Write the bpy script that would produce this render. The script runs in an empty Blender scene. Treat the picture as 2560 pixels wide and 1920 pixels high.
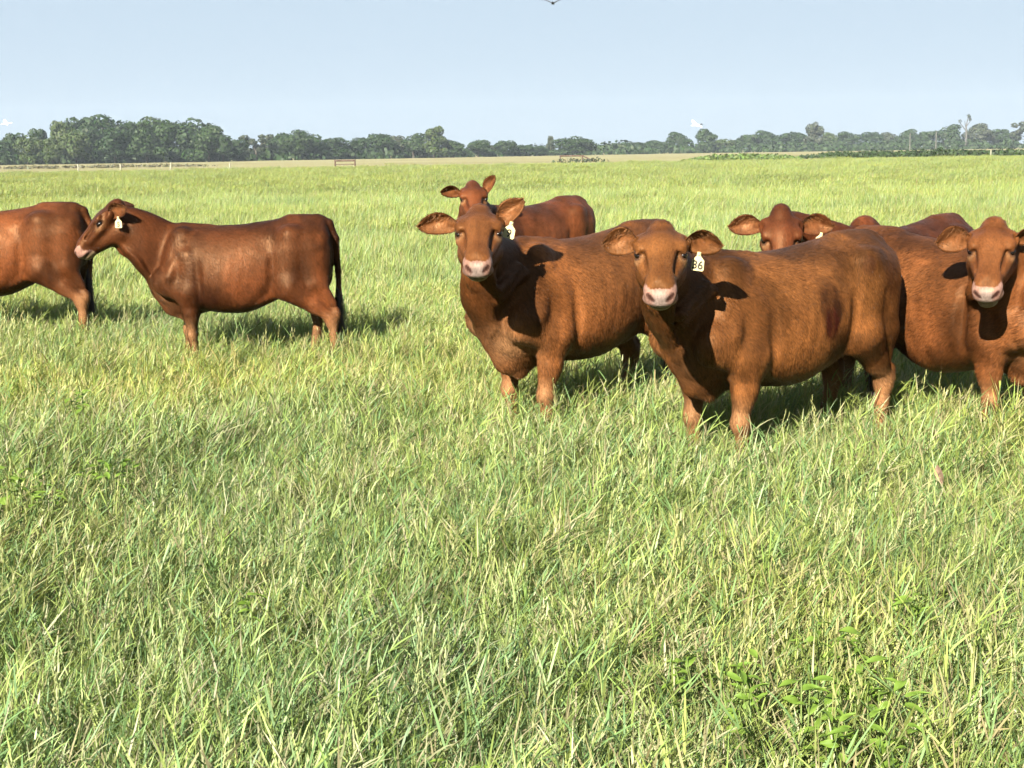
import bpy, bmesh, math, random
import numpy as np
from mathutils import Matrix, Vector

SC = bpy.context.scene
COL = SC.collection


def link(o):
    COL.objects.link(o)
    return o


# ------------------------------------------------------------------ camera, sky, sun, exposure
EYE = 1.70
cam = bpy.data.cameras.new('camera')
cam.sensor_width = 36.0
cam.lens = 18.0 / math.tan(math.radians(20.0))
cam.clip_start = 0.1
cam.clip_end = 6000
camo = link(bpy.data.objects.new('camera', cam))
camo.matrix_world = Matrix.Translation((0, 0, EYE)) @ Matrix.Rotation(math.radians(90 - 9.38), 4, 'X') @ Matrix.Rotation(math.radians(-0.78), 4, 'Z')
SC.camera = camo

SUN_AZ, SUN_EL = math.radians(24), math.radians(31)      # light travels to the right and away from the camera
ldir = Vector((math.sin(SUN_AZ) * math.cos(SUN_EL), math.cos(SUN_AZ) * math.cos(SUN_EL), -math.sin(SUN_EL)))
world = bpy.data.worlds.new('World')
SC.world = world
world.use_nodes = True
wt = world.node_tree
sky = wt.nodes.new('ShaderNodeTexSky')
sky.sky_type = 'NISHITA'
sky.sun_disc = False
sky.sun_elevation = SUN_EL
sky.sun_rotation = math.radians(180 + 24)
sky.altitude = 100
sky.air_density = 1.0
sky.dust_density = 0.0
sky.ozone_density = 1.5
# a hazy summer sky: the clear-sky model evened out by thin high haze
sg = wt.nodes.new('ShaderNodeGamma'); sg.inputs['Gamma'].default_value = 0.40
wt.links.new(sky.outputs[0], sg.inputs[0])
sm = wt.nodes.new('ShaderNodeMix'); sm.data_type = 'RGBA'; sm.inputs[0].default_value = 0.85
sm.inputs[7].default_value = (1.54, 1.94, 2.34, 1)
wt.links.new(sg.outputs[0], sm.inputs[6])
wt.links.new(sm.outputs[2], wt.nodes['Background'].inputs[0])
wt.nodes['Background'].inputs[1].default_value = 0.0645

sl = bpy.data.lights.new('sun', 'SUN')
sl.energy = 5.0
sl.angle = math.radians(0.55)
sl.color = (1.0, 0.93, 0.80)
slo = link(bpy.data.objects.new('sun', sl))
slo.rotation_euler = ldir.to_track_quat('-Z', 'Y').to_euler()
slo.location = (-20, -30, 30)

SC.view_settings.view_transform = 'Standard'
SC.view_settings.look = 'None'
SC.view_settings.gamma = 1.0
SC.view_settings.use_curve_mapping = False
SC.view_settings.exposure = 2.5
SC.render.engine = 'CYCLES'
SC.cycles.use_denoising = True
SC.cycles.max_bounces = 4
SC.cycles.diffuse_bounces = 3
SC.cycles.glossy_bounces = 2
SC.cycles.adaptive_threshold = 0.03
SC.cycles.transparent_max_bounces = 6
SC.cycles.volume_bounces = 0
SC.cycles.filter_width = 1.5

MAT = {}
# ------------------------------------------------------------------ materials of the animals
def nodes_of(name):
    m = bpy.data.materials.new(name)
    m.use_nodes = True
    t = m.node_tree
    b = t.nodes['Principled BSDF']
    return m, t, b


def N(t, kind, **kw):
    n = t.nodes.new(kind)
    for k, v in kw.items():
        setattr(n, k, v)
    return n


def hide_material():
    m, t, b = nodes_of('hide')
    L = t.links.new
    at = N(t, 'ShaderNodeAttribute', attribute_name='pigment')
    tc = N(t, 'ShaderNodeTexCoord')
    mp = N(t, 'ShaderNodeMapping'); mp.inputs['Scale'].default_value = (110, 110, 20)
    L(tc.outputs['Object'], mp.inputs['Vector'])
    hair = N(t, 'ShaderNodeTexNoise'); hair.inputs['Scale'].default_value = 1.0; hair.inputs['Detail'].default_value = 3
    L(mp.outputs[0], hair.inputs['Vector'])
    blot = N(t, 'ShaderNodeTexNoise'); blot.inputs['Scale'].default_value = 14; blot.inputs['Detail'].default_value = 5; blot.inputs['Roughness'].default_value = 0.65
    L(tc.outputs['Object'], blot.inputs['Vector'])
    r1 = N(t, 'ShaderNodeMapRange'); r1.inputs['From Min'].default_value = 0.25; r1.inputs['From Max'].default_value = 0.75; r1.inputs['To Min'].default_value = 0.70; r1.inputs['To Max'].default_value = 1.30
    L(hair.outputs['Fac'], r1.inputs['Value'])
    r2 = N(t, 'ShaderNodeMapRange'); r2.inputs['From Min'].default_value = 0.3; r2.inputs['From Max'].default_value = 0.7; r2.inputs['To Min'].default_value = 0.82; r2.inputs['To Max'].default_value = 1.18
    L(blot.outputs['Fac'], r2.inputs['Value'])
    mu = N(t, 'ShaderNodeMath', operation='MULTIPLY'); L(r1.outputs[0], mu.inputs[0]); L(r2.outputs[0], mu.inputs[1])
    vm = N(t, 'ShaderNodeVectorMath', operation='SCALE'); L(at.outputs['Color'], vm.inputs[0]); L(mu.outputs[0], vm.inputs['Scale'])
    L(vm.outputs[0], b.inputs['Base Color'])
    lw = N(t, 'ShaderNodeTexNoise'); lw.inputs['Scale'].default_value = 4.5; lw.inputs['Detail'].default_value = 4; lw.inputs['Distortion'].default_value = 0.8
    L(tc.outputs['Object'], lw.inputs['Vector'])
    rr = N(t, 'ShaderNodeMapRange'); rr.inputs['From Min'].default_value = 0.35; rr.inputs['From Max'].default_value = 0.65; rr.inputs['To Min'].default_value = 0.42; rr.inputs['To Max'].default_value = 0.70
    L(lw.outputs['Fac'], rr.inputs['Value']); L(rr.outputs[0], b.inputs['Roughness'])
    b.inputs['Specular IOR Level'].default_value = 0.26
    b.inputs['Specular Tint'].default_value = (0.80, 0.46, 0.24, 1)
    b.inputs['Sheen Weight'].default_value = 0.0
    b.inputs['Sheen Roughness'].default_value = 0.45
    b.inputs['Sheen Tint'].default_value = (0.9, 0.62, 0.42, 1)
    bp = N(t, 'ShaderNodeBump'); bp.inputs['Strength'].default_value = 0.25; bp.inputs['Distance'].default_value = 0.006
    L(hair.outputs['Fac'], bp.inputs['Height'])
    b2 = N(t, 'ShaderNodeBump'); b2.inputs['Strength'].default_value = 0.24; b2.inputs['Distance'].default_value = 0.02
    L(blot.outputs['Fac'], b2.inputs['Height']); L(bp.outputs[0], b2.inputs['Normal'])
    L(b2.outputs[0], b.inputs['Normal'])
    return m


def plain(name, col, rough=0.6, spec=0.3, var=0.0, scale=30):
    m, t, b = nodes_of(name)
    b.inputs['Roughness'].default_value = rough
    b.inputs['Specular IOR Level'].default_value = spec
    if var:
        tc = N(t, 'ShaderNodeTexCoord')
        n = N(t, 'ShaderNodeTexNoise'); n.inputs['Scale'].default_value = scale; n.inputs['Detail'].default_value = 4
        t.links.new(tc.outputs['Object'], n.inputs['Vector'])
        cr = N(t, 'ShaderNodeValToRGB')
        cr.color_ramp.elements[0].position = 0.3; cr.color_ramp.elements[1].position = 0.7
        cr.color_ramp.elements[0].color = tuple(c * (1 - var) for c in col) + (1,)
        cr.color_ramp.elements[1].color = tuple(min(1, c * (1 + var)) for c in col) + (1,)
        t.links.new(n.outputs['Fac'], cr.inputs['Fac']); t.links.new(cr.outputs[0], b.inputs['Base Color'])
    else:
        b.inputs['Base Color'].default_value = (*col, 1)
    return m


MAT['hide'] = hide_material()
def coat_material():
    m, t, b = nodes_of('coat_hair_strands')
    at = N(t, 'ShaderNodeAttribute', attribute_name='pigment')
    t.links.new(at.outputs['Color'], b.inputs['Base Color'])
    b.inputs['Roughness'].default_value = 0.48
    b.inputs['Specular IOR Level'].default_value = 0.20
    b.inputs['Specular Tint'].default_value = (0.85, 0.50, 0.28, 1)
    return m


MAT['coat'] = coat_material()
MAT['hair'] = plain('coat_hair', (0.028, 0.010, 0.004), 0.6, 0.3, 0.3)
MAT['switch'] = plain('tail_hair', (0.010, 0.004, 0.003), 0.55, 0.35, 0.4)
MAT['eye'] = plain('eye_gloss', (0.004, 0.0025, 0.002), 0.16, 0.35)
MAT['tag'] = plain('tag_plastic', (0.29, 0.25, 0.125), 0.5, 0.4, 0.06)
MAT['ink'] = plain('tag_ink', (0.012, 0.010, 0.008), 0.6, 0.2)

_bm = bmesh.new()
bmesh.ops.create_uvsphere(_bm, u_segments=20, v_segments=14, radius=0.0235)
for _f in _bm.faces:
    _f.smooth = True
EYE_MESH = bpy.data.meshes.new('eye'); _bm.to_mesh(EYE_MESH); _bm.free(); EYE_MESH.materials.append(MAT['eye'])
# ------------------------------------------------------------------ cattle
def vnoise(P, freq, seed=0):
    """smooth value noise, P (n,3) -> (n,) in -1..1"""
    q = np.asarray(P, np.float64) * freq + seed * 17.31
    i = np.floor(q).astype(np.int64)
    f = q - i
    f = f * f * (3 - 2 * f)
    def h(ix, iy, iz):
        n = (ix * 374761393 + iy * 668265263 + iz * 2147483647 + seed * 974711) & 0xffffffff
        n = ((n ^ (n >> 13)) * 1274126177) & 0xffffffff
        n = n ^ (n >> 16)
        return (n & 0xffff) / 32767.5 - 1.0
    out = 0
    for dx in (0, 1):
        for dy in (0, 1):
            for dz in (0, 1):
                w = (f[:, 0] if dx else 1 - f[:, 0]) * (f[:, 1] if dy else 1 - f[:, 1]) * (f[:, 2] if dz else 1 - f[:, 2])
                out = out + w * h(i[:, 0] + dx, i[:, 1] + dy, i[:, 2] + dz)
    return out


def fbm(P, freq, seed=0, octaves=3):
    s, a, t = 0, 1.0, 0
    for o in range(octaves):
        s = s + a * vnoise(P, freq * 2 ** o, seed + o * 5)
        t += a
        a *= 0.5
    return s / t


def sstep(a, b, x):
    t = np.clip((x - a) / (b - a), 0, 1)
    return t * t * (3 - 2 * t)


def unit(v):
    v = np.asarray(v, float)
    return v / np.linalg.norm(v)


class Field:
    """a voxel field grown by smooth unions, turned into one closed mesh by surface nets"""
    def __init__(self, lo, hi, h):
        self.lo = np.array(lo, float)
        self.h = h
        self.n = np.ceil((np.array(hi) - self.lo) / h).astype(int) + 1
        self.V = np.full(self.n, 1.0, np.float32)
        self.ax = [(self.lo[i] + np.arange(self.n[i]) * h).astype(np.float32) for i in range(3)]

    def sub(self, lo, hi):
        a = np.maximum(np.floor((np.array(lo) - self.lo) / self.h).astype(int), 0)
        b = np.minimum(np.ceil((np.array(hi) - self.lo) / self.h).astype(int) + 1, self.n)
        if np.any(b <= a):
            return None, None
        sl = tuple(slice(a[i], b[i]) for i in range(3))
        X = self.ax[0][sl[0]][:, None, None]
        Y = self.ax[1][sl[1]][None, :, None]
        Z = self.ax[2][sl[2]][None, None, :]
        return sl, (X, Y, Z)

    def add(self, sl, d, k):
        a = self.V[sl]
        h = np.clip(0.5 + 0.5 * (d - a) / k, 0, 1)
        self.V[sl] = d + (a - d) * h - k * h * (1 - h)

    def cut(self, sl, d, k):
        a = self.V[sl]
        h = np.clip(0.5 - 0.5 * (a + d) / k, 0, 1)
        self.V[sl] = a + (-d - a) * h + k * h * (1 - h)

    def ellipsoid(self, c, r, axes=None, k=0.04, cut=False, p=2.0):
        c = np.asarray(c, float)
        R = np.eye(3) if axes is None else np.array([unit(a) for a in axes])
        r = np.asarray(r, float)
        m = k + self.h * 2
        ext = np.sqrt(((R * (r[:, None] + m)) ** 2).sum(0)) * 1.15
        sl, g = self.sub(c - ext, c + ext)
        if sl is None:
            return
        X, Y, Z = g[0] - c[0], g[1] - c[1], g[2] - c[2]
        k0 = 0
        g2 = 0
        for i in range(3):
            q = (X * R[i, 0] + Y * R[i, 1] + Z * R[i, 2]) / r[i]
            k0 = k0 + np.abs(q) ** p
            g2 = g2 + (q / r[i]) ** 2
        s = k0 ** (1.0 / p)
        d = s * (s - 1.0) / (np.sqrt(g2) + 1e-6) if p == 2.0 else (s - 1.0) * r.min()
        (self.cut if cut else self.add)(sl, d.astype(np.float32), k)

    def cone(self, a, b, ra, rb, k=0.04, side=None, sq=1.0, cut=False):
        """tapered round cone; side = direction in which its section is squashed to sq"""
        a, b = np.asarray(a, float), np.asarray(b, float)
        m = k + self.h * 2 + max(ra, rb) * (max(sq, 1.0))
        sl, g = self.sub(np.minimum(a, b) - m, np.maximum(a, b) + m)
        if sl is None:
            return
        X, Y, Z = g[0] - a[0], g[1] - a[1], g[2] - a[2]
        ba = b - a
        if side is not None:
            s = unit(side)
            w = (X * s[0] + Y * s[1] + Z * s[2]) * (1.0 / sq - 1.0)
            X, Y, Z = X + w * s[0], Y + w * s[1], Z + w * s[2]
            ba = ba + s * (ba @ s) * (1.0 / sq - 1.0)
        L2 = ba @ ba
        t = np.clip((X * ba[0] + Y * ba[1] + Z * ba[2]) / L2, 0, 1)
        d = np.sqrt((X - t * ba[0]) ** 2 + (Y - t * ba[1]) ** 2 + (Z - t * ba[2]) ** 2) - (ra + (rb - ra) * t)
        if side is not None:
            d = d * min(sq, 1.0) ** 0.5
        (self.cut if cut else self.add)(sl, d.astype(np.float32), k)

    def mesh(self):
        V = self.V
        S = V < 0
        n = self.n
        c = [S[i:n[0] - 1 + i, j:n[1] - 1 + j, l:n[2] - 1 + l] for i in (0, 1) for j in (0, 1) for l in (0, 1)]
        cnt = np.zeros(c[0].shape, np.int8)
        for q in c:
            cnt += q
        act = (cnt > 0) & (cnt < 8)
        idx = np.argwhere(act)
        ids = np.full(act.shape, -1, np.int32)
        ids[act] = np.arange(len(idx))
        acc = np.zeros((len(idx), 3))
        num = np.zeros(len(idx))
        cor = [(i, j, l) for i in (0, 1) for j in (0, 1) for l in (0, 1)]
        val = {o: V[idx[:, 0] + o[0], idx[:, 1] + o[1], idx[:, 2] + o[2]].astype(np.float64) for o in cor}
        for o in cor:
            for ax in range(3):
                if o[ax] == 0:
                    p = list(o); p[ax] = 1; p = tuple(p)
                    a, b = val[o], val[p]
                    x = (a < 0) != (b < 0)
                    t = np.where(x, a / np.where(a == b, 1, a - b), 0)
                    pos = np.array(o, float)[None] + np.zeros((len(idx), 3))
                    pos[:, ax] += t
                    acc += pos * x[:, None]
                    num += x
        vert = (idx + acc / num[:, None]) * self.h + self.lo
        faces = []
        for ax in range(3):
            u, w = (ax + 1) % 3, (ax + 2) % 3
            s0 = [slice(None)] * 3; s1 = [slice(None)] * 3
            s0[ax] = slice(0, n[ax] - 1); s1[ax] = slice(1, n[ax])
            A, B = S[tuple(s0)], S[tuple(s1)]
            e = np.argwhere(A != B)
            ok = (e[:, u] > 0) & (e[:, w] > 0) & (e[:, u] < n[u] - 1) & (e[:, w] < n[w] - 1)
            e = e[ok]
            flip = A[e[:, 0], e[:, 1], e[:, 2]]
            q = []
            for du, dw in ((-1, -1), (0, -1), (0, 0), (-1, 0)):
                o = e.copy(); o[:, u] += du; o[:, w] += dw
                q.append(ids[o[:, 0], o[:, 1], o[:, 2]])
            q = np.stack(q, 1)
            q[~flip] = q[~flip][:, ::-1]
            faces.append(q)
        return vert, np.concatenate(faces)


def spline(xs, ys, x):
    """monotone-ish cubic (Catmull-Rom) through stations"""
    xs, ys = np.asarray(xs, float), np.asarray(ys, float)
    m = np.gradient(ys, xs)
    i = np.clip(np.searchsorted(xs, x) - 1, 0, len(xs) - 2)
    h = xs[i + 1] - xs[i]
    t = np.clip((x - xs[i]) / h, 0, 1)
    return ((2 * t**3 - 3 * t**2 + 1) * ys[i] + (t**3 - 2 * t**2 + t) * h * m[i]
            + (-2 * t**3 + 3 * t**2) * ys[i + 1] + (t**3 - t**2) * h * m[i + 1])


TORSO = np.array([
    # x     top    bottom  halfwidth  widest z
    [-0.745, 1.10, 0.90, 0.03, 1.00],
    [-0.71, 1.205, 0.80, 0.120, 1.02],
    [-0.62, 1.262, 0.74, 0.175, 1.04],
    [-0.42, 1.278, 0.705, 0.222, 1.03],
    [-0.22, 1.248, 0.612, 0.258, 0.90],
    [-0.02, 1.222, 0.540, 0.286, 0.84],
    [0.16, 1.212, 0.535, 0.296, 0.82],
    [0.33, 1.212, 0.555, 0.275, 0.83],
    [0.48, 1.222, 0.572, 0.235, 0.86],
    [0.60, 1.210, 0.605, 0.180, 0.89],
    [0.72, 1.140, 0.665, 0.130, 0.90],
    [0.80, 1.030, 0.740, 0.08, 0.89],
    [0.83, 0.95, 0.83, 0.02, 0.89]])


def cow_field(P):
    """P: pose dict.  Cow space: +X forward, +Y its left, Z up, hoofs on z = 0"""
    f, u = unit(P['face']), np.asarray(P.get('up', (0, 0, 1)), float)
    u = unit(u - f * (u @ f))
    s = np.cross(u, f)
    H = np.asarray(P['head'], float)          # point between the eyes
    hs = P.get('hs', 1.0)
    def hp(a, b, c):
        return H + hs * (f * a + s * b + u * c)
    back = hp(-0.100, 0, -0.110)
    mn = np.minimum(np.array([-0.98, -0.48, -0.03]), hp(0.15, 0, 0) - 0.42)
    mx = np.maximum(np.array([0.95, 0.48, 1.36]), hp(0.15, 0, 0) + 0.42)
    F = Field(mn, mx, P.get('res', 0.012))
    belly, fat = P.get('belly', 0.0), P.get('fat', 1.0)
    # trunk
    sl, (X, Y, Z) = F.sub((-0.80, -0.5, 0.35), (0.90, 0.5, 1.4))
    xs = X.ravel()
    T = TORSO
    top, bot, wid, zc = (spline(T[:, 0], T[:, j], xs)[:, None, None] for j in (1, 2, 3, 4))
    bot = bot - belly * np.exp(-((xs[:, None, None] + 0.05) / 0.28) ** 2)
    wid = np.maximum(wid * fat, 0.01)
    up = np.maximum(top - zc, 0.02)
    dn = np.maximum(zc - bot, 0.02)
    vz = np.where(Z > zc, (Z - zc) / up, (zc - Z) / dn)
    yy = np.abs(Y) / wid
    pw = np.where(Z > zc, 2.05, 2.35)
    q = (yy ** pw + np.abs(vz) ** pw) ** (1 / pw)
    d = (q - 1) * np.minimum(wid, np.where(Z > zc, up, dn)) * 0.8
    ends = np.maximum(xs - 0.83, -0.745 - xs)[:, None, None]
    d = np.maximum(d, ends + 0 * d)
    F.add(sl, d.astype(np.float32), 0.01)
    # spine, croup, hook and pin bones
    F.cone((-0.40, 0, 1.225), (-0.64, 0, 1.225), 0.055, 0.05, 0.05)
    F.cone((0.50, 0, 1.16), (0.30, 0, 1.14), 0.06, 0.06, 0.06, (0, 1, 0), 0.6)
    if P.get('hump'):
        F.ellipsoid((0.50, 0, 1.20), (0.15, 0.06, 0.09 + P['hump']), k=0.06)
    for sy in (-1, 1):
        F.ellipsoid((-0.41, sy * 0.195, 1.150), (0.065, 0.040, 0.042), k=0.07)              # hook bone
        F.cone((-0.41, sy * 0.205, 1.150), (-0.66, sy * 0.105, 1.125), 0.030, 0.030, 0.08)    # hip to pin ridge
        F.ellipsoid((-0.68, sy * 0.100, 1.115), (0.050, 0.042, 0.050), k=0.045)              # pin bone
        F.ellipsoid((-0.26, sy * 0.290, 1.090), (0.110, 0.055, 0.075), k=0.05, cut=True)      # paralumbar hollow
        # shoulder blade, its spine, point of shoulder, upper arm, triceps
        F.cone((0.49, sy * 0.115, 1.12), (0.58, sy * 0.190, 0.84), 0.080, 0.090, 0.045, (0, 1, 0), 0.70)
        F.cone((0.47, sy * 0.165, 1.08), (0.585, sy * 0.235, 0.84), 0.020, 0.026, 0.04)
        F.ellipsoid((0.655, sy * 0.155, 0.80), (0.075, 0.060, 0.085), k=0.06)
        F.cone((0.64, sy * 0.170, 0.80), (0.46, sy * 0.195, 0.71), 0.095, 0.085, 0.04, (0, 1, 0), 0.8)
        F.cone((0.44, sy * 0.205, 0.98), (0.43, sy * 0.215, 0.74), 0.060, 0.075, 0.04, (0, 1, 0), 0.7)
        F.cone((0.350, sy * 0.288, 1.03), (0.340, sy * 0.290, 0.64), 0.026, 0.036, 0.028, cut=True)  # crease behind the shoulder
        # thigh: quadriceps, biceps, semitendinosus with grooves between
        F.cone((-0.42, sy * 0.160, 1.02), (-0.385, sy * 0.175, 0.77), 0.150, 0.110, 0.06, (0, 1, 0), 0.70)
        F.cone((-0.57, sy * 0.130, 1.02), (-0.585, sy * 0.150, 0.78), 0.135, 0.100, 0.055, (0, 1, 0), 0.75)
        F.cone((-0.665, sy * 0.100, 1.02), (-0.655, sy * 0.115, 0.80), 0.075, 0.065, 0.03, (0, 1, 0), 0.8)
        F.cone((-0.500, sy * 0.272, 0.98), (-0.515, sy * 0.262, 0.80), 0.012, 0.018, 0.03, cut=True)
        F.cone((-0.268, sy * 0.272, 0.99), (-0.250, sy * 0.272, 0.74), 0.022, 0.032, 0.035, cut=True)   # flank crease
        # flank fold from stifle to belly
        F.cone((-0.33, sy * 0.180, 0.74), (-0.15, sy * 0.175, 0.655), 0.045, 0.026, 0.04, (0, 1, 0), 0.55)
    # brisket
    F.ellipsoid((0.575, 0, 0.70), (0.14, 0.085, 0.120), k=0.06)
    F.ellipsoid((0.50, 0, 0.578), (0.17, 0.048, 0.058), k=0.05)
    for sy in (-1, 1):                  # hollows either side of the dewlap, fold in the armpit
        F.cone((0.81, sy * 0.108, 0.90), (0.72, sy * 0.104, 0.58), 0.018, 0.026, 0.045, cut=True)
        F.cone((0.56, sy * 0.115, 0.59), (0.40, sy * 0.125, 0.555), 0.014, 0.014, 0.03, cut=True)
    # fore legs
    for sy, dx, dk in zip((1, -1), P['fore'], P.get('foreknee', (0, 0))):
        y = sy * 0.155
        elbow = np.array((0.44, sy * 0.185, 0.72)); knee = np.array((0.46 + dx * 0.55 + dk, y, 0.385)); fet = np.array((0.45 + dx * 0.95, y, 0.115)); hoof = np.array((0.49 + dx, y, 0.035))
        F.cone(elbow, elbow * 0.45 + knee * 0.55, 0.108, 0.066, 0.045, (0, 1, 0), 0.80)
        F.cone(elbow * 0.5 + knee * 0.5, knee + (0, 0, 0.06), 0.066, 0.046, 0.025)
        F.ellipsoid(knee + (0.010, 0, 0), (0.052, 0.049, 0.062), k=0.02)
        F.cone(knee, fet, 0.036, 0.030, 0.02)
        F.ellipsoid(fet, (0.046, 0.045, 0.046), k=0.02)
        F.cone(fet, hoof, 0.036, 0.046, 0.02)
        F.ellipsoid(hoof + (0.02, 0, -0.005), (0.07, 0.055, 0.04), k=0.01)
    # hind legs: stifle forward, hock backward
    for sy, dx in zip((1, -1), P['hind']):
        y = sy * 0.15
        stifle = np.array((-0.40, sy * 0.19, 0.745)); hock = np.array((-0.655 + dx * 0.6, y, 0.495)); fet = np.array((-0.615 + dx * 0.95, y, 0.12)); hoof = np.array((-0.575 + dx, y, 0.035))
        back_t = np.array((-0.61, sy * 0.155, 0.76))
        F.cone(stifle, stifle * 0.4 + hock * 0.6 + (0.012, 0, 0), 0.118, 0.064, 0.045, (0, 1, 0), 0.8)
        F.cone(back_t, hock + (-0.010, 0, 0.11), 0.080, 0.030, 0.04, (0, 1, 0), 0.75)
        F.cone(stifle * 0.42 + hock * 0.58, hock + (0.01, 0, 0), 0.06, 0.046, 0.04)
        F.ellipsoid(hock + (-0.034, 0, 0.03), (0.036, 0.034, 0.055), k=0.02)
        F.ellipsoid(hock + (0.01, 0, -0.02), (0.056, 0.05, 0.07), k=0.03)
        F.cone(hock, fet, 0.040, 0.033, 0.025)
        F.ellipsoid(fet, (0.048, 0.046, 0.048), k=0.02)
        F.cone(fet, hoof, 0.037, 0.046, 0.02)
        F.ellipsoid(hoof + (0.02, 0, -0.005), (0.07, 0.055, 0.04), k=0.01)
    # tail
    tl = P.get('tail', (0.0, 0.0))
    pts = [(-0.62, 0, 1.245), (-0.715, tl[0] * .2, 1.215), (-0.765, tl[0] * .5, 1.10), (-0.765 + tl[1] * .5, tl[0], 0.85), (-0.75 + tl[1], tl[0], 0.56)]
    rad = [0.045, 0.036, 0.028, 0.022, 0.018]
    for a in range(4):
        F.cone(pts[a], pts[a + 1], rad[a], rad[a + 1], 0.02)
    # neck: tapering elliptical chain from the withers to the back of the skull
    b0 = np.array((0.52, 0, 0.925)); b3 = back
    L = np.linalg.norm(b3 - b0)
    b1 = b0 + np.array((0.36, 0, 0.14)) * L
    b2 = b3 + (-f * 0.30 - u * 0.22) * L * P.get('tuck', 0.9) + np.array((0, 0, -0.055))
    NS = 9
    ts = np.linspace(0, 1, NS + 1)
    C = [((1 - t)**3) * b0 + 3 * t * (1 - t)**2 * b1 + 3 * t * t * (1 - t) * b2 + t**3 * b3 for t in ts]
    rv = spline([0, 0.3, 0.65, 1], [0.260, 0.226, 0.186, 0.140], ts)
    neck = []
    for i in range(NS):
        tg = unit(C[i + 1] - C[i])
        upv = np.array((0, 0, 1.0)) * (1 - ts[i]) + u * ts[i]
        side = unit(np.cross(upv, tg))
        sq = 0.46 + 0.13 * ts[i]
        F.cone(C[i], C[i + 1], rv[i], rv[i + 1], 0.03, side, sq)
        neck.append((C[i], np.cross(tg, side), rv[i], side))
    # crest of the neck and dewlap
    jaw = hp(-0.02, 0, -0.185)
    chest = np.array((0.70, 0, 0.60))
    dl = []
    for i in range(1, NS):
        c, n, r, sd = neck[i]
        n = n if n[2] > 0 else -n
        dl.append(c - n * r * 0.98)
    dl = [np.array((0.52, 0, 0.540)), np.array((0.625, 0, 0.600)), np.array((0.715, 0, 0.70))] + dl[3:] + [jaw + u * 0.03]
    dw = P.get('dewlap', 0.03)
    for i in range(len(dl) - 1):
        a, b = dl[i], dl[i + 1]
        tg = unit(b - a)
        up2 = unit(np.array((0.6, 0, 0.7)) - tg * (np.array((0.6, 0, 0.7)) @ tg))
        side = np.cross(tg, up2)
        F.cone(a, b, 0.045 + dw * .6, 0.045 + dw * .6, 0.035, side, 0.36)
    for j in P.get('folds', ()):        # skin folds on the turned neck
        t0, off, sgn = j
        i = int(t0 * NS)
        c, n, r, sd = neck[i]
        c2, n2, r2, sd2 = neck[min(i + 2, NS - 1)]
        n = n if n[2] > 0 else -n
        n2 = n2 if n2[2] > 0 else -n2
        F.cone(c + sgn * sd * r * 0.62 + n * r * 0.3, c2 + sgn * sd2 * r2 * 0.55 - n2 * r2 * 0.9, 0.026, 0.028, 0.025)
    # ---- head
    E = lambda c, r, k=0.03, cut=False, p=2.0: F.ellipsoid(hp(*c), np.array(r) * hs, (f, s, u), k, cut, p)
    def K(a, b, ra, rb, k=0.03, side=None, sq=1.0, cut=False):
        F.cone(hp(*a), hp(*b), ra * hs, rb * hs, k, side, sq, cut)
    E((-0.030, 0, -0.010), (0.128, 0.113, 0.088), 0.03)                     # brain case
    E((-0.145, 0, 0.030), (0.075, 0.058, 0.052), 0.05)                      # poll
    K((0.00, 0, -0.026), (0.20, 0, -0.036), 0.096, 0.064, 0.03)            # face
    K((-0.04, 0, 0.018), (0.225, 0, -0.020), 0.054, 0.044, 0.025, s, 1.30)    # forehead and nasal bone
    for sy in (-1, 1):
        E((-0.014, sy * 0.088, 0.036), (0.052, 0.034, 0.026), 0.02)         # brow
        E((-0.085, sy * 0.085, 0.005), (0.05, 0.045, 0.04), 0.03)           # ear root
        K((0.03, sy * 0.090, -0.030), (0.15, sy * 0.056, -0.046), 0.026, 0.020, 0.022)   # cheek ridge
        K((-0.060, sy * 0.050, -0.135), (0.10, sy * 0.034, -0.110), 0.066, 0.040, 0.04)  # jaw
        E((0.012, sy * 0.114, 0.005), (0.032, 0.022, 0.015), 0.006, True)   # eye socket
        E((0.006, sy * 0.104, 0.0235), (0.036, 0.015, 0.0085), 0.006)        # upper lid
        E((0.014, sy * 0.103, -0.0125), (0.032, 0.013, 0.0075), 0.006)       # lower lid
        E((0.252, sy * 0.036, -0.034), (0.048, 0.032, 0.032), 0.025)        # nostril wing
    K((0.08, 0, -0.100), (0.23, 0, -0.088), 0.054, 0.044, 0.03)            # lower jaw
    E((0.262, 0, -0.050), (0.050, 0.067, 0.041), 0.015, False, 3.0)          # muzzle
    E((0.240, 0, -0.080), (0.058, 0.076, 0.024), 0.02)                      # upper lip
    E((0.232, 0, -0.109 - P.get('jaw', 0.0)), (0.052, 0.050, 0.024), 0.016)  # chin
    for sy in (-1, 1):
        K((0.322, sy * 0.030, -0.055), (0.302, sy * 0.059, -0.024), 0.013, 0.012, 0.008, None, 1, True)  # nostril
        K((0.045, sy * 0.080, 0.022), (0.165, sy * 0.054, -0.004), 0.013, 0.011, 0.018, None, 1, True)  # groove beside the nasal bone
        E((-0.060, sy * 0.122, 0.034), (0.034, 0.020, 0.022), 0.02, True)     # temple hollow
    lipz = -0.099 - 0.3 * P.get('jaw', 0.0)
    for sy in (-1, 1):
        K((0.305, 0, lipz), (0.235, sy * 0.070, lipz + 0.002), 0.003 + P.get('jaw', 0) * .3, 0.002, 0.006, None, 1, True)
    return F, (f, s, u, H, hs)


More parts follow.
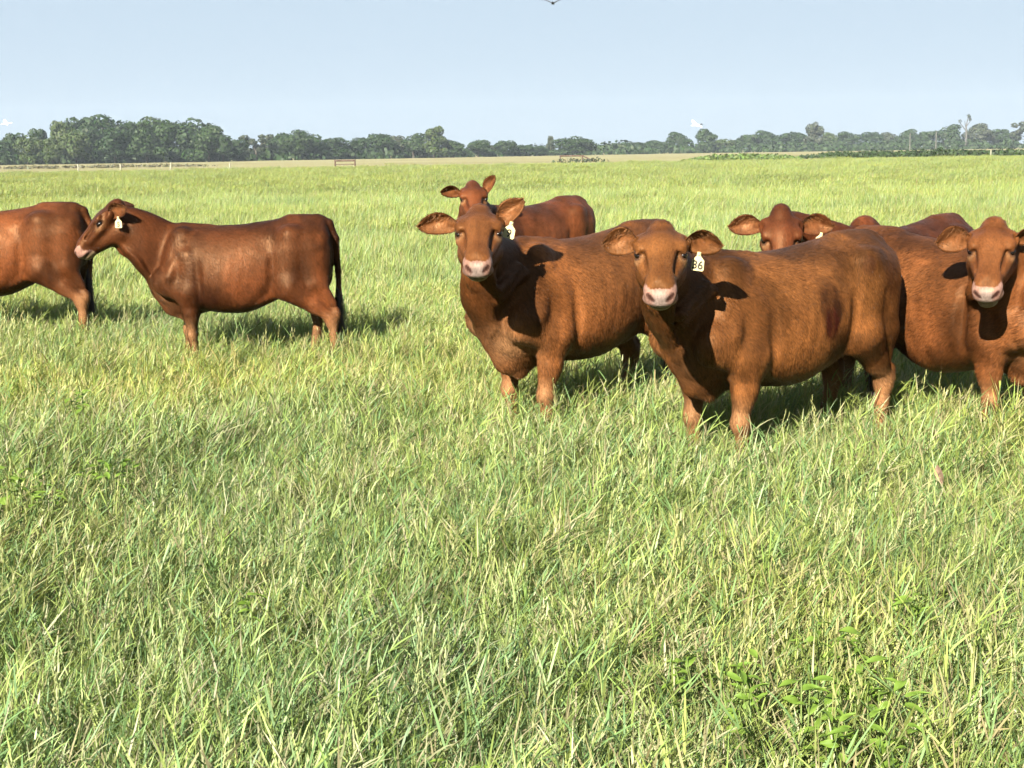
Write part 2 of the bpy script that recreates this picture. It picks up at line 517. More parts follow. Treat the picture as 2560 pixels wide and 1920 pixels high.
def cow_colour(V, frame, P):
    """hide pigment per vertex (linear RGB), in cow space"""
    f, s, u, H, hs = frame
    q = (V - H) / hs
    a, b, c = q @ f, q @ s, q @ u
    inhead = (a > -0.16) & (a < 0.40) & (np.abs(b) < 0.16) & (np.abs(c) < 0.25)
    sd = P.get('seed', 1)
    base = np.array(P.get('coat', (0.185, 0.064, 0.022)))
    C = np.repeat(base[None], len(V), 0)
    n1, n2, n3 = fbm(V, 2.6, sd, 3), fbm(V, 7.0, sd + 3, 3), fbm(V * (1, 1, 0.35), 24, sd + 9, 2)
    W = V + 0.10 * np.stack((fbm(V, 3.0, sd + 40, 2), 0 * n1, fbm(V, 3.0, sd + 41, 2)), 1)
    sheen_damp = fbm(W * (1, 1, 0.8), 4.2, sd + 20, 4)
    C *= (1 + 0.20 * n1 + 0.16 * n2 + 0.24 * n3)[:, None]
    C *= (1 + 0.80 * sstep(0.03, 0.27, sheen_damp) - 0.46 * sstep(-0.03, -0.27, sheen_damp))[:, None]  # lighter patches put satin highlights into the pigment, darker ones are damp hair
    def mix(col, m):
        nonlocal C
        C = C * (1 - m[:, None]) + np.array(col)[None] * m[:, None]
    tan = np.array((0.132, 0.066, 0.030)) * P.get('tan', 1.0)
    x, y, z = V.T
    ax = np.abs(y)
    # paler legs, brisket, flank edge
    legm = sstep(0.56, 0.36, z + 0.06 * n2 - 0.05 * (x < -0.2)) * (~inhead)
    mix(tan, 0.80 * legm)
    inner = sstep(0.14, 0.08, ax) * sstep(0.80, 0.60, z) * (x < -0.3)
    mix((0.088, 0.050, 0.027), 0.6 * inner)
    br = np.exp(-(((x - 0.66) / 0.15) ** 2 + ((z - 0.69) / 0.15) ** 2 + ((ax - 0.11) / 0.10) ** 2)) * (~inhead)
    mix(tan * 1.1, np.clip(P.get('brisket', 0.35) * br * (0.9 + 0.5 * n2), 0, 0.95))
    # upper-flank highlight painted into the pigment; darker saddle and neck
    side = np.exp(-((z - 1.00) / 0.15) ** 2) * sstep(0.45, 0.1, x) * sstep(-0.7, -0.3, x)
    mix(base * np.array((1.75, 1.9, 2.0)), P.get('flank_sheen', 0.5) * (side * (0.75 + 1.3 * n1 + 0.8 * n2)).clip(0, 1))
    topm = sstep(1.15, 1.22, z) * (x < 0.55)
    mix(base * 0.62, 0.5 * topm * (0.7 + 0.8 * n2).clip(0, 1))
    neckm = sstep(0.50, 0.70, x) * (~inhead) * sstep(0.75, 0.95, z)
    mix(base * np.array((0.86, 0.80, 0.80)), 0.6 * neckm)
    C *= (1 - 0.28 * sstep(0.25, 0.6, n2) * sstep(0.9, 1.05, z))[:, None]
    # blotches: damp licks, rubbed patches
    for (px, py, pz, r, col, m) in P.get('marks', ()):
        dd = np.sqrt((x - px) ** 2 + (z - pz) ** 2 * 0.5) + 0.03 * n2
        w = m * sstep(r, r * 0.45, dd) * (np.sign(py) * y > 0) * (0.75 + 0.5 * n3 + 0.5 * n2).clip(0.15, 1)
        mix(col, np.clip(w, 0, 0.95))
    # hoofs
    mix((0.0278, 0.0204, 0.016), sstep(0.075, 0.055, z))
    # head
    hd = sstep(-0.16, -0.08, a) * inhead
    mix(base * np.array((1.12, 1.10, 1.05)), 0.6 * hd)
    mix(base * np.array((0.55, 0.48, 0.46)), 0.85 * hd * sstep(0.01, -0.11, a + 0.03 * n2) * sstep(-0.03, 0.05, c) * sstep(0.11, 0.05, np.abs(b)))
    tl_ = np.abs(np.abs(b) - (0.074 - 0.16 * (a - 0.03)))
    mix(base * np.array((0.50, 0.42, 0.38)), 0.7 * hd * sstep(0.014, 0.004, tl_) * sstep(0.02, 0.06, a) * sstep(0.19, 0.13, a) * (c > -0.05))  # shade of the groove below the eye, put into the pigment
    mix(base * np.array((1.5, 1.55, 1.6)), 0.45 * hd * sstep(0.03, 0.010, np.abs(np.abs(b) - 0.036)) * sstep(-0.03, 0.05, a) * (c > -0.03))  # nasal ridge painted paler, as if catching the light
    mix(base * np.array((0.62, 0.55, 0.5)), 0.45 * hd * sstep(0.055, 0.02, np.abs(b)) * sstep(0.12, 0.20, a) * sstep(-0.06, 0.0, c))
    for k2 in (-1, 1):
        de = np.sqrt(((a - 0.012) / 1.25) ** 2 + (b - k2 * 0.108) ** 2 + ((c - 0.007) / 0.75) ** 2)
        low = np.exp(-(((a - 0.032) / 0.030) ** 2 + ((b - k2 * 0.095) / 0.03) ** 2 + ((c + 0.014) / 0.018) ** 2))
        mix((0.150, 0.080, 0.036), 0.9 * low * inhead)
        mix((0.090, 0.045, 0.020), 0.45 * inhead * sstep(0.060, 0.040, de) * (c < 0.02))
        mix((0.0216, 0.0099, 0.0062), 0.9 * inhead * sstep(0.038, 0.029, de))
    # muzzle
    edge = 0.276 - 0.055 * sstep(-0.055, -0.100, c) + 0.006 * n3 - 0.03 * sstep(0.05, 0.075, np.abs(b)) * 0
    mz = inhead * sstep(edge - 0.045, edge - 0.034, a) * (c < -0.006) * (c > -0.16 - P.get('jaw', 0) * 1.5)
    pink = np.array((0.128, 0.072, 0.056)) * P.get('pink', 1.0)
    mix(pink, 0.95 * mz)
    mix((0.140, 0.110, 0.096), 0.8 * mz * sstep(0.045, 0.015, np.abs(b)) * sstep(0.278, 0.305, a))
    mix((0.150, 0.112, 0.062), 0.85 * mz * sstep(-0.098, -0.110, c))
    lip = np.abs(c - (-0.099 - 0.3 * P.get('jaw', 0.0)))
    mix((0.0309, 0.0154, 0.0123), 0.9 * mz * sstep(0.008, 0.003, lip) * sstep(0.14, 0.20, a))
    for k2 in (-1, 1):
        p0, p1 = np.array((0.318, k2 * 0.031, -0.051)), np.array((0.300, k2 * 0.057, -0.027))
        ab = p1 - p0
        qq = np.stack((a, b, c), 1) - p0
        t = np.clip(qq @ ab / (ab @ ab), 0, 1)
        dn = np.linalg.norm(qq - t[:, None] * ab, axis=1)
        mix((0.0185, 0.0074, 0.0062), 0.95 * inhead * sstep(0.0150, 0.0105, dn))
    return np.clip(C, 0.002, 1)


def mesh_from(name, V, Fc, mat, col=None, smooth=True):
    me = bpy.data.meshes.new(name)
    V = np.asarray(V, np.float32)
    Fc = np.asarray(Fc, np.int32)
    k = Fc.shape[1]
    me.vertices.add(len(V)); me.vertices.foreach_set('co', V.ravel())
    me.loops.add(Fc.size); me.loops.foreach_set('vertex_index', Fc.ravel())
    me.polygons.add(len(Fc))
    me.polygons.foreach_set('loop_start', np.arange(len(Fc), dtype=np.int32) * k)
    me.polygons.foreach_set('loop_total', np.full(len(Fc), k, np.int32))
    if smooth:
        me.polygons.foreach_set('use_smooth', np.ones(len(Fc), bool))
    me.update(calc_edges=True)
    if col is not None:
        at = me.color_attributes.new('pigment', 'FLOAT_COLOR', 'POINT')
        c4 = np.ones((len(V), 4), np.float32)
        c4[:, :3] = col
        at.data.foreach_set('color', c4.ravel())
    if mat:
        me.materials.append(mat)
    return me


def relax(V, Fc, it=2, w=0.5):
    V = V.copy()
    e = np.concatenate([Fc[:, [i, (i + 1) % 4]] for i in range(4)])
    for _ in range(it):
        acc = np.zeros_like(V); n = np.zeros(len(V))
        for j in range(3):
            acc[:, j] = np.bincount(e[:, 0], V[e[:, 1], j], len(V)) + np.bincount(e[:, 1], V[e[:, 0], j], len(V))
        n = np.bincount(e[:, 0], minlength=len(V)) + np.bincount(e[:, 1], minlength=len(V))
        V = V * (1 - w) + w * acc / n[:, None]
    return V


def ear_geometry(L, W, cup, droop, rng, hs=1.0):
    """leaf-shaped cupped ear: +X outward, +Z up, opening towards +Y(front).  returns verts, quads, colours, hair tris"""
    nu, nv = 19, 13
    us = np.linspace(0, 1, nu)
    prof = np.interp(us, [0, 0.08, 0.22, 0.4, 0.58, 0.75, 0.88, 0.96, 1.0], [0.30, 0.40, 0.70, 0.94, 1.0, 0.86, 0.58, 0.30, 0.04])
    front, rear, cols = [], [], []
    for i, t in enumerate(us):
        for j in range(nv):
            v = -1 + 2 * j / (nv - 1)
            x = L * t
            z = W * 0.5 * prof[i] * v - droop * L * t * t + 0.012 * math.sin(t * 3)
            c = cup * (1.25 - 0.75 * t)
            y = -c * prof[i] * (1 - v * v) + 0.006 * math.sin(7 * t + 3 * v) * (1 - v * v)
            th = 0.006 + 0.008 * (1 - t) * (1 - abs(v))
            if t < 0.12:
                y -= 0.0
            front.append((x, y, z)); rear.append((x, y - th - (0.02 * (1 - t / 0.2) if t < 0.2 else 0), z))
            inner = (1 - abs(v)) * min(1, t * 4)
            cols.append(inner)
    n = nu * nv
    V = np.array(front + rear)
    Q = []
    for i in range(nu - 1):
        for j in range(nv - 1):
            a = i * nv + j
            Q.append((a, a + 1, a + nv + 1, a + nv))
            Q.append((n + a, n + a + nv, n + a + nv + 1, n + a + 1))
    for i in range(nu - 1):
        for j in (0, nv - 1):
            a = i * nv + j
            q = (a, a + nv, n + a + nv, n + a)
            Q.append(q if j == 0 else q[::-1])
    for j in range(nv - 1):
        a = (nu - 1) * nv + j
        Q.append((a, a + 1, n + a + 1, n + a))
        Q.append((j, n + j, n + j + 1, j + 1))
    inn = np.array(cols)
    # fringe and inner hair as fine triangles
    hv, hcol = [], []
    for _ in range(520):
        t = rng.uniform(0.06, 1.0)
        sg = rng.choice((-1, 1))
        pr = np.interp(t, us, prof)
        edge = rng.random() < 0.6
        v = sg * (1.0 if edge else rng.uniform(0.2, 0.95))
        c = cup * (1.25 - 0.75 * t)
        p = np.array((L * t, -c * pr * (1 - v * v), W * 0.5 * pr * v - droop * L * t * t + 0.012 * math.sin(t * 3)))
        ln = rng.uniform(0.004, 0.012) if edge else rng.uniform(0.010, 0.026)
        hcol += [(0.016, 0.006, 0.003) if edge else np.array((0.085, 0.036, 0.014)) * rng.uniform(.5, 1.4)] * 3
        d = unit((rng.uniform(0.1, 1.0), rng.uniform(-0.5, 0.7), sg * rng.uniform(-0.1, 1.0) if edge else -sg * rng.uniform(0.2, 1)))
        w = unit(np.cross(d, (0.3, 0.8, 0.2))) * 0.0009
        hv += [p - w, p + w, p + d * ln]
    return V * hs, np.array(Q), inn, (np.array(hv) * hs, np.array(hcol))


def build_cow(name, P, label, category='cow', group='red-brown cows in the pasture'):
    rng = np.random.default_rng(P.get('seed', 1))
    root = bpy.data.objects.new(name, None)
    root.empty_display_size = 0.3
    link(root)
    root['label'] = label; root['category'] = category; root['group'] = group
    F, frame = cow_field(P)
    V, Q = F.mesh()
    f, s, u, H, hs = frame
    hd = (((V - H) @ f) > -0.05)
    Vr = relax(V, Q, 2, 0.5)
    V = np.where(hd[:, None], V * 0.55 + Vr * 0.45, Vr)
    # fine anatomy: ribs, muscle ripple, skin wrinkles
    col = cow_colour(V, frame, P)
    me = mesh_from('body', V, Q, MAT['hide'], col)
    nrm = np.zeros(len(V) * 3, np.float32)
    me.vertices.foreach_get('normal', nrm)
    nrm = nrm.reshape(-1, 3)
    x, y, z = V.T
    ribm = np.exp(-((x - 0.08) / 0.26) ** 2) * np.exp(-((z - 0.86) / 0.20) ** 2) * (np.abs(y) > 0.2)
    dsp = 0.0022 * np.sin((x + 0.22 * (z - 0.8)) * 2 * np.pi / 0.085) * ribm * P.get('ribs', 0.6)
    dsp = dsp + 0.007 * fbm(V * (1, 1, .7), 3.6, 31 + P['seed'], 2) * sstep(0.5, 0.75, z) * ((V - H) @ f < -0.1)
    wr = np.exp(-((x - 0.66) / 0.14) ** 2) * sstep(0.55, 0.7, z) * sstep(1.15, 1.0, z)
    dsp = dsp + 0.005 * np.sin(vnoise(V * (1.0, 1.0, 0.25), 9.0, 5) * 5) * wr
    V2 = V + nrm * dsp[:, None]
    me.vertices.foreach_set('co', V2.astype(np.float32).ravel())
    me.update()
    body = bpy.data.objects.new('body', me); link(body); body.parent = root
    # the lie of the coat: short flat hairs combed back and down over the hide
    nh = P.get('hairs', 40000)
    A = V2[Q[:, 0]]; tri = np.cross(V2[Q[:, 1]] - A, V2[Q[:, 3]] - A)
    ar = np.linalg.norm(tri, axis=1)
    qi = rng.choice(len(Q), nh, p=ar / ar.sum())
    w0, w1 = rng.random(nh)[:, None], rng.random(nh)[:, None]
    R = (V2[Q[qi, 0]] * (1 - w0) + V2[Q[qi, 1]] * w0) * (1 - w1) + (V2[Q[qi, 3]] * (1 - w0) + V2[Q[qi, 2]] * w0) * w1
    nn = nrm[Q[qi, 0]] + rng.normal(0, .06, (nh, 3))
    nn /= np.linalg.norm(nn, axis=1)[:, None]
    ah = ((R - H) / hs) @ f
    hm_ = (ah > -0.14) & (np.abs(((R - H) / hs) @ s) < 0.17) & (np.abs(((R - H) / hs) @ u) < 0.25)
    flow = np.where(hm_[:, None], (-f * 0.9 + u * 0.2)[None], np.array((-0.75, 0, -0.75))[None]) + np.stack([fbm(R, 2.2, 60 + k, 2) for k in range(3)], 1) * 1.0
    flow = flow - nn * (flow * nn).sum(1)[:, None]
    flow /= np.linalg.norm(flow, axis=1)[:, None] + 1e-6
    keep = ~(hm_ & (ah > 0.215)) & (R[:, 2] > 0.06)
    sidev = np.cross(nn, flow)
    ln = np.where(hm_, rng.uniform(.008, .013, nh), rng.uniform(.016, .030, nh))[:, None]
    wd = np.where(hm_, .0012, .0021)[:, None]
    R0 = R + nn * 0.0008
    hv3 = np.stack((R0 - sidev * wd, R0 + sidev * wd, R0 + flow * ln + nn * ln * rng.uniform(.03, .13, nh)[:, None]), 1)[keep]
    hc = (col[Q[qi, 0]] * rng.uniform(.55, 1.50, nh)[:, None])[keep]
    cm_ = mesh_from('coat_hair', hv3.reshape(-1, 3), np.arange(len(hv3) * 3).reshape(-1, 3), MAT['coat'], np.repeat(hc, 3, 0))
    ch = bpy.data.objects.new('coat_hair', cm_); link(ch); ch.parent = body; ch['kind'] = 'stuff'
    def place(ob, c, ax, parent=root):
        """ob local axes -> head axes: columns ax"""
        M = Matrix.Identity(4)
        for j in range(3):
            for i in range(3):
                M[i][j] = ax[j][i]
            M[j][3] = c[j]
        ob.matrix_local = M
        ob.parent = parent
        link(ob)
    def hp(a, b, c):
        return H + hs * (f * a + s * b + u * c)
    for k2 in (-1, 1):
        ob = bpy.data.objects.new('eye', EYE_MESH)
        place(ob, hp(0.009, k2 * 0.0985, 0.006), (f * 1.2 * hs, s * k2 * hs * 0.85, u * hs * 0.72))
    # ears
    for k2, key in ((1, 'ear_l'), (-1, 'ear_r')):
        E = dict(out=1.0, fwd=0.10, up=0.0, roll=0.0, L=0.215, W=0.115, cup=0.034, droop=0.10)
        E.update(P.get('ear', {})); E.update(P.get(key, {}))
        V, Qe, inn, hv = ear_geometry(E['L'], E['W'], E['cup'], E['droop'], rng)
        base = np.array(P.get('coat', (0.185, 0.064, 0.022)))
        nv = vnoise(V, 40, 3)
        ce = base[None] * (0.95 + 0.25 * nv)[:, None]
        n = len(inn)
        m = (np.clip(inn * 1.5, 0, 1) * (0.6 + 0.5 * nv[:n]))[:, None].clip(0, 1)
        ce[:n] = ce[:n] * (1 - m) + np.array((0.072, 0.026, 0.009)) * m * P.get('earin', 1.0)
        ce *= (1 - 0.45 * sstep(0.75, 1.0, V[:, 0] / E['L']))[:, None]
        ax_x = unit(s * k2 * E['out'] + f * E['fwd'] + u * E['up'])
        ax_z = unit(u - ax_x * (u @ ax_x))
        ax_y = np.cross(ax_z, ax_x)
        if ax_y @ f < 0:
            ax_y = -ax_y
        cr, sr = math.cos(E['roll']), math.sin(E['roll'])
        ax_y, ax_z = ax_y * cr + ax_z * sr, ax_z * cr - ax_y * sr
        if np.linalg.det(np.stack((ax_x, ax_y, ax_z), 1)) < 0:
            Qe = Qe[:, ::-1]
        me = mesh_from('ear', V, Qe, MAT['hide'], ce)
        ear = bpy.data.objects.new('ear', me)
        place(ear, hp(-0.075, k2 * 0.098, -0.006), (ax_x * hs, ax_y * hs, ax_z * hs))
        hm = mesh_from('ear_hair', hv[0], np.arange(len(hv[0])).reshape(-1, 3), MAT['coat'], hv[1])
        hair = bpy.data.objects.new('ear_hair', hm); link(hair); hair.parent = ear
        tag = E.get('tag')
        if tag:
            t, v, text, tilt, tlabel = tag
            pr = 0.9
            loc = Vector((E['L'] * t, 0.012 - E['cup'] * 0.3, E['W'] * 0.5 * pr * v - E['droop'] * E['L'] * t * t))
            M = body_axes(ax_x * hs, ax_y * hs, ax_z * hs, hp(-0.075, k2 * 0.098, -0.006))
            wloc = M @ loc
            tg = make_tag(text, tlabel)
            tn = unit(E.get('tagdir', f))               # facing of the tag in cow space
            tz = unit(np.array((0, 0, 1.0)) + np.cross((0, 0, 1.0), tn) * tilt - tn * tn[2])
            tz = unit(tz - tn * (tz @ tn))
            tx = np.cross(-tn, tz)
            place(tg, np.array(wloc) + tn * 0.012, (tx * .82, -tn * .82, tz * .86))
    # tail switch
    tl = P.get('tail', (0.0, 0.0))
    tip = np.array((-0.75 + tl[1], tl[0], 0.60))
    hv, hq = [], []
    for i in range(240):
        a = rng.uniform(0, 6.283); r = 0.022 * math.sqrt(rng.random())
        p = tip + (r * math.cos(a), r * math.sin(a), rng.uniform(-0.10, 0.14))
        ln = rng.uniform(0.16, 0.34)
        sp = np.array((math.cos(a), math.sin(a), 0)) * rng.uniform(0.0, 0.06)
        w = np.array((-math.sin(a), math.cos(a), 0)) * 0.0035
        m = p + sp * 0.6 + (0, 0, -ln * 0.5)
        e = p + sp + (rng.uniform(-.02, .02), rng.uniform(-.02, .02), -ln)
        k0 = len(hv)
        hv += [p - w, p + w, m + w * 0.8, m - w * 0.8, e]
        hq += [(k0, k0 + 1, k0 + 2), (k0, k0 + 2, k0 + 3), (k0 + 3, k0 + 2, k0 + 4)]
    sm = mesh_from('tail_switch', hv, hq, MAT['switch'])
    sw = bpy.data.objects.new('tail_switch', sm); link(sw); sw.parent = root
    sc = P.get('scale', 1.0)
    root.location = (P['at'][0], P['at'][1], 0)
    root.rotation_euler = (0, 0, P['yaw'])
    root.scale = (sc * P.get('long', 1.0), sc, sc)
    return root


def body_axes(ax, ay, az, c):
    M = Matrix.Identity(4)
    for j, a in enumerate((ax, ay, az)):
        for i in range(3):
            M[i][j] = a[i]
    for i in range(3):
        M[i][3] = c[i]
    return M


def make_tag(text, label):
    """two-piece plastic ear tag hanging from its button, number printed on the face (-Y)"""
    out = [(-0.010, 0.010), (0.010, 0.010), (0.012, -0.012), (0.034, -0.034), (0.036, -0.082), (0.030, -0.090), (-0.030, -0.090), (-0.036, -0.082), (-0.034, -0.034), (-0.012, -0.012)]
    bm = bmesh.new()
    fr = [bm.verts.new((x, -0.0015, z)) for x, z in out]
    bk = [bm.verts.new((x, 0.0015, z)) for x, z in out]
    bm.faces.new(fr); bm.faces.new(bk[::-1])
    n = len(out)
    for i in range(n):
        bm.faces.new((fr[i], bk[i], bk[(i + 1) % n], fr[(i + 1) % n]))
    bmesh.ops.recalc_face_normals(bm, faces=bm.faces)
    me = bpy.data.meshes.new('ear_tag'); bm.to_mesh(me); bm.free()
    me.materials.append(MAT['tag'])
    tg = bpy.data.objects.new('ear_tag', me)
    tg['label'] = label
    bm = bmesh.new()
    bmesh.ops.create_cone(bm, cap_ends=True, segments=12, radius1=0.011, radius2=0.008, depth=0.008, matrix=Matrix.Translation((0, -0.004, 0.0)) @ Matrix.Rotation(math.pi / 2, 4, 'X'))
    bme = bpy.data.meshes.new('button'); bm.to_mesh(bme); bm.free(); bme.materials.append(MAT['tag'])
    bo = bpy.data.objects.new('button', bme); link(bo); bo.parent = tg
    cu = bpy.data.curves.new('number', 'FONT'); cu.body = text; cu.size = 0.062; cu.align_x = 'CENTER'; cu.offset = 0.0012
    to = bpy.data.objects.new('tmp_number', cu); link(to)
    dg = bpy.context.evaluated_depsgraph_get()
    nm = bpy.data.meshes.new_from_object(to.evaluated_get(dg))
    bpy.data.objects.remove(to); bpy.data.curves.remove(cu)
    nm.name = 'number'; nm.materials.clear(); nm.materials.append(MAT['ink'])
    nm.transform(Matrix.Translation((0, -0.0025, -0.080)) @ Matrix.Rotation(math.pi / 2, 4, 'X'))
    no = bpy.data.objects.new('number', nm); link(no); no.parent = tg
    return tg
# ------------------------------------------------------------------ the ground
def ground_material(name, c1, c2, scale, bump=0.3):
    m, t, b = nodes_of(name)
    tc = N(t, 'ShaderNodeTexCoord')
    n1 = N(t, 'ShaderNodeTexNoise'); n1.inputs['Scale'].default_value = scale; n1.inputs['Detail'].default_value = 8; n1.inputs['Roughness'].default_value = 0.65
    n2 = N(t, 'ShaderNodeTexNoise'); n2.inputs['Scale'].default_value = scale * 0.04; n2.inputs['Detail'].default_value = 4
    for n in (n1, n2):
        t.links.new(tc.outputs['Object'], n.inputs['Vector'])
    mx = N(t, 'ShaderNodeMath', operation='ADD'); t.links.new(n1.outputs['Fac'], mx.inputs[0]); t.links.new(n2.outputs['Fac'], mx.inputs[1])
    r = N(t, 'ShaderNodeMapRange'); r.inputs['From Min'].default_value = 0.75; r.inputs['From Max'].default_value = 1.25
    t.links.new(mx.outputs[0], r.inputs['Value'])
    cm = N(t, 'ShaderNodeMix', data_type='RGBA')
    cm.inputs[6].default_value = (*c1, 1); cm.inputs[7].default_value = (*c2, 1)
    t.links.new(r.outputs[0], cm.inputs[0]); t.links.new(cm.outputs[2], b.inputs['Base Color'])
    bp = N(t, 'ShaderNodeBump'); bp.inputs['Strength'].default_value = bump; bp.inputs['Distance'].default_value = 0.2
    t.links.new(n1.outputs['Fac'], bp.inputs['Height']); t.links.new(bp.outputs[0], b.inputs['Normal'])
    b.inputs['Roughness'].default_value = 0.95; b.inputs['Specular IOR Level'].default_value = 0.05
    return m


def sheet(name, pts, z, mat, label=None):
    me = bpy.data.meshes.new(name)
    me.from_pydata([(x, y, z) for x, y in pts], [], [tuple(range(len(pts)))])
    me.materials.append(mat)
    o = link(bpy.data.objects.new(name, me))
    o['kind'] = 'structure'
    if label:
        o['label'] = label
    return o


def edge_y(x):                      # far edge of the green pasture
    return 172 + 0.35 * x


sheet('ground', [(-4000, -60), (4000, -60), (4000, 5000), (-4000, 5000)], 0.0, ground_material('thatch', (0.035, 0.040, 0.015), (0.075, 0.072, 0.030), 3.0), 'flat pasture soil under the grass reaching the horizon')
sheet('stubble_field', [(-220, edge_y(-220)), (330, edge_y(330)), (900, 900), (-900, 900)], 0.012, ground_material('stubble', (0.118, 0.108, 0.053), (0.165, 0.153, 0.08), 0.6, 0.6), 'pale dry stubble field between the pasture and the trees')
# ------------------------------------------------------------------ grass
def grass_material(name='grass_blade', trans=0.38):
    m, t, b = nodes_of(name)
    L = t.links.new
    at = N(t, 'ShaderNodeAttribute', attribute_name='pigment')
    ti = N(t, 'ShaderNodeAttribute', attribute_name='tint', attribute_type='INSTANCER')
    vm = N(t, 'ShaderNodeVectorMath', operation='MULTIPLY')
    L(at.outputs['Color'], vm.inputs[0]); L(ti.outputs['Vector'], vm.inputs[1])
    L(vm.outputs[0], b.inputs['Base Color'])
    b.inputs['Roughness'].default_value = 0.50
    b.inputs['Specular IOR Level'].default_value = 0.30
    tr = N(t, 'ShaderNodeBsdfTranslucent')
    v2 = N(t, 'ShaderNodeVectorMath', operation='MULTIPLY'); v2.inputs[1].default_value = (1.15, 1.1, 0.55)
    L(vm.outputs[0], v2.inputs[0]); L(v2.outputs[0], tr.inputs['Color'])
    mx = N(t, 'ShaderNodeMixShader'); mx.inputs[0].default_value = trans
    L(b.outputs[0], mx.inputs[1]); L(tr.outputs[0], mx.inputs[2])
    L(mx.outputs[0], t.nodes['Material Output'].inputs['Surface'])
    return m


MAT['grass'] = grass_material()
GREENS = np.array([(0.182, 0.230, 0.050), (0.215, 0.248, 0.066), (0.145, 0.208, 0.050), (0.105, 0.168, 0.052), (0.222, 0.250, 0.078), (0.178, 0.232, 0.086), (0.080, 0.132, 0.044)])
STRAW = np.array([(0.215, 0.195, 0.090), (0.18, 0.150, 0.072), (0.225, 0.215, 0.105)])


class Blades:
    def __init__(self, rng):
        self.V, self.F, self.C, self.rng = [], [], [], rng
        self.n = 0

    def ribbon(self, p, d0, L, w, bend, segs, col, twist=None, tip=0.15):
        """a curved tapering blade from p, starting along d0, drooping by bend"""
        r = self.rng
        d = unit(d0)
        side = np.cross(d, (0, 0, 1.0))
        if np.linalg.norm(side) < 0.1:
            side = np.array((1.0, 0, 0))
        side = unit(side)
        a = r.uniform(-0.9, 0.9) if twist is None else twist
        side = unit(side * math.cos(a) + np.cross(d, side) * math.sin(a))
        k = self.n
        st = L / segs
        q = np.array(p, float)
        for i in range(segs + 1):
            t = i / segs
            ww = w * (1 - (1 - tip) * t ** 1.6) * (0.6 + 0.4 * min(1, t * 4))
            if i == segs:
                self.V.append(q.copy()); self.n += 1
            else:
                self.V.append(q - side * ww * .5); self.V.append(q + side * ww * .5); self.n += 2
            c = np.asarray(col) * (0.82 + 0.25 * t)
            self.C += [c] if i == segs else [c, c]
            d = unit(d + np.array((0, 0, -bend / segs)))
            q = q + d * st
        for i in range(segs - 1):
            b = k + 2 * i
            self.F += [(b, b + 1, b + 3), (b, b + 3, b + 2)]
        b = k + 2 * (segs - 1)
        self.F.append((b, b + 1, b + 2))

    def mesh(self, name, mat):
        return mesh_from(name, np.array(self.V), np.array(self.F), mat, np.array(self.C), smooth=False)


WIND = np.array((0.36, 0.10, 0.0))


def pick(rng, straw=0.1):
    return STRAW[rng.integers(len(STRAW))] * rng.uniform(0.8, 1.15) if rng.random() < straw else GREENS[rng.integers(len(GREENS))] * rng.uniform(0.66, 1.25)


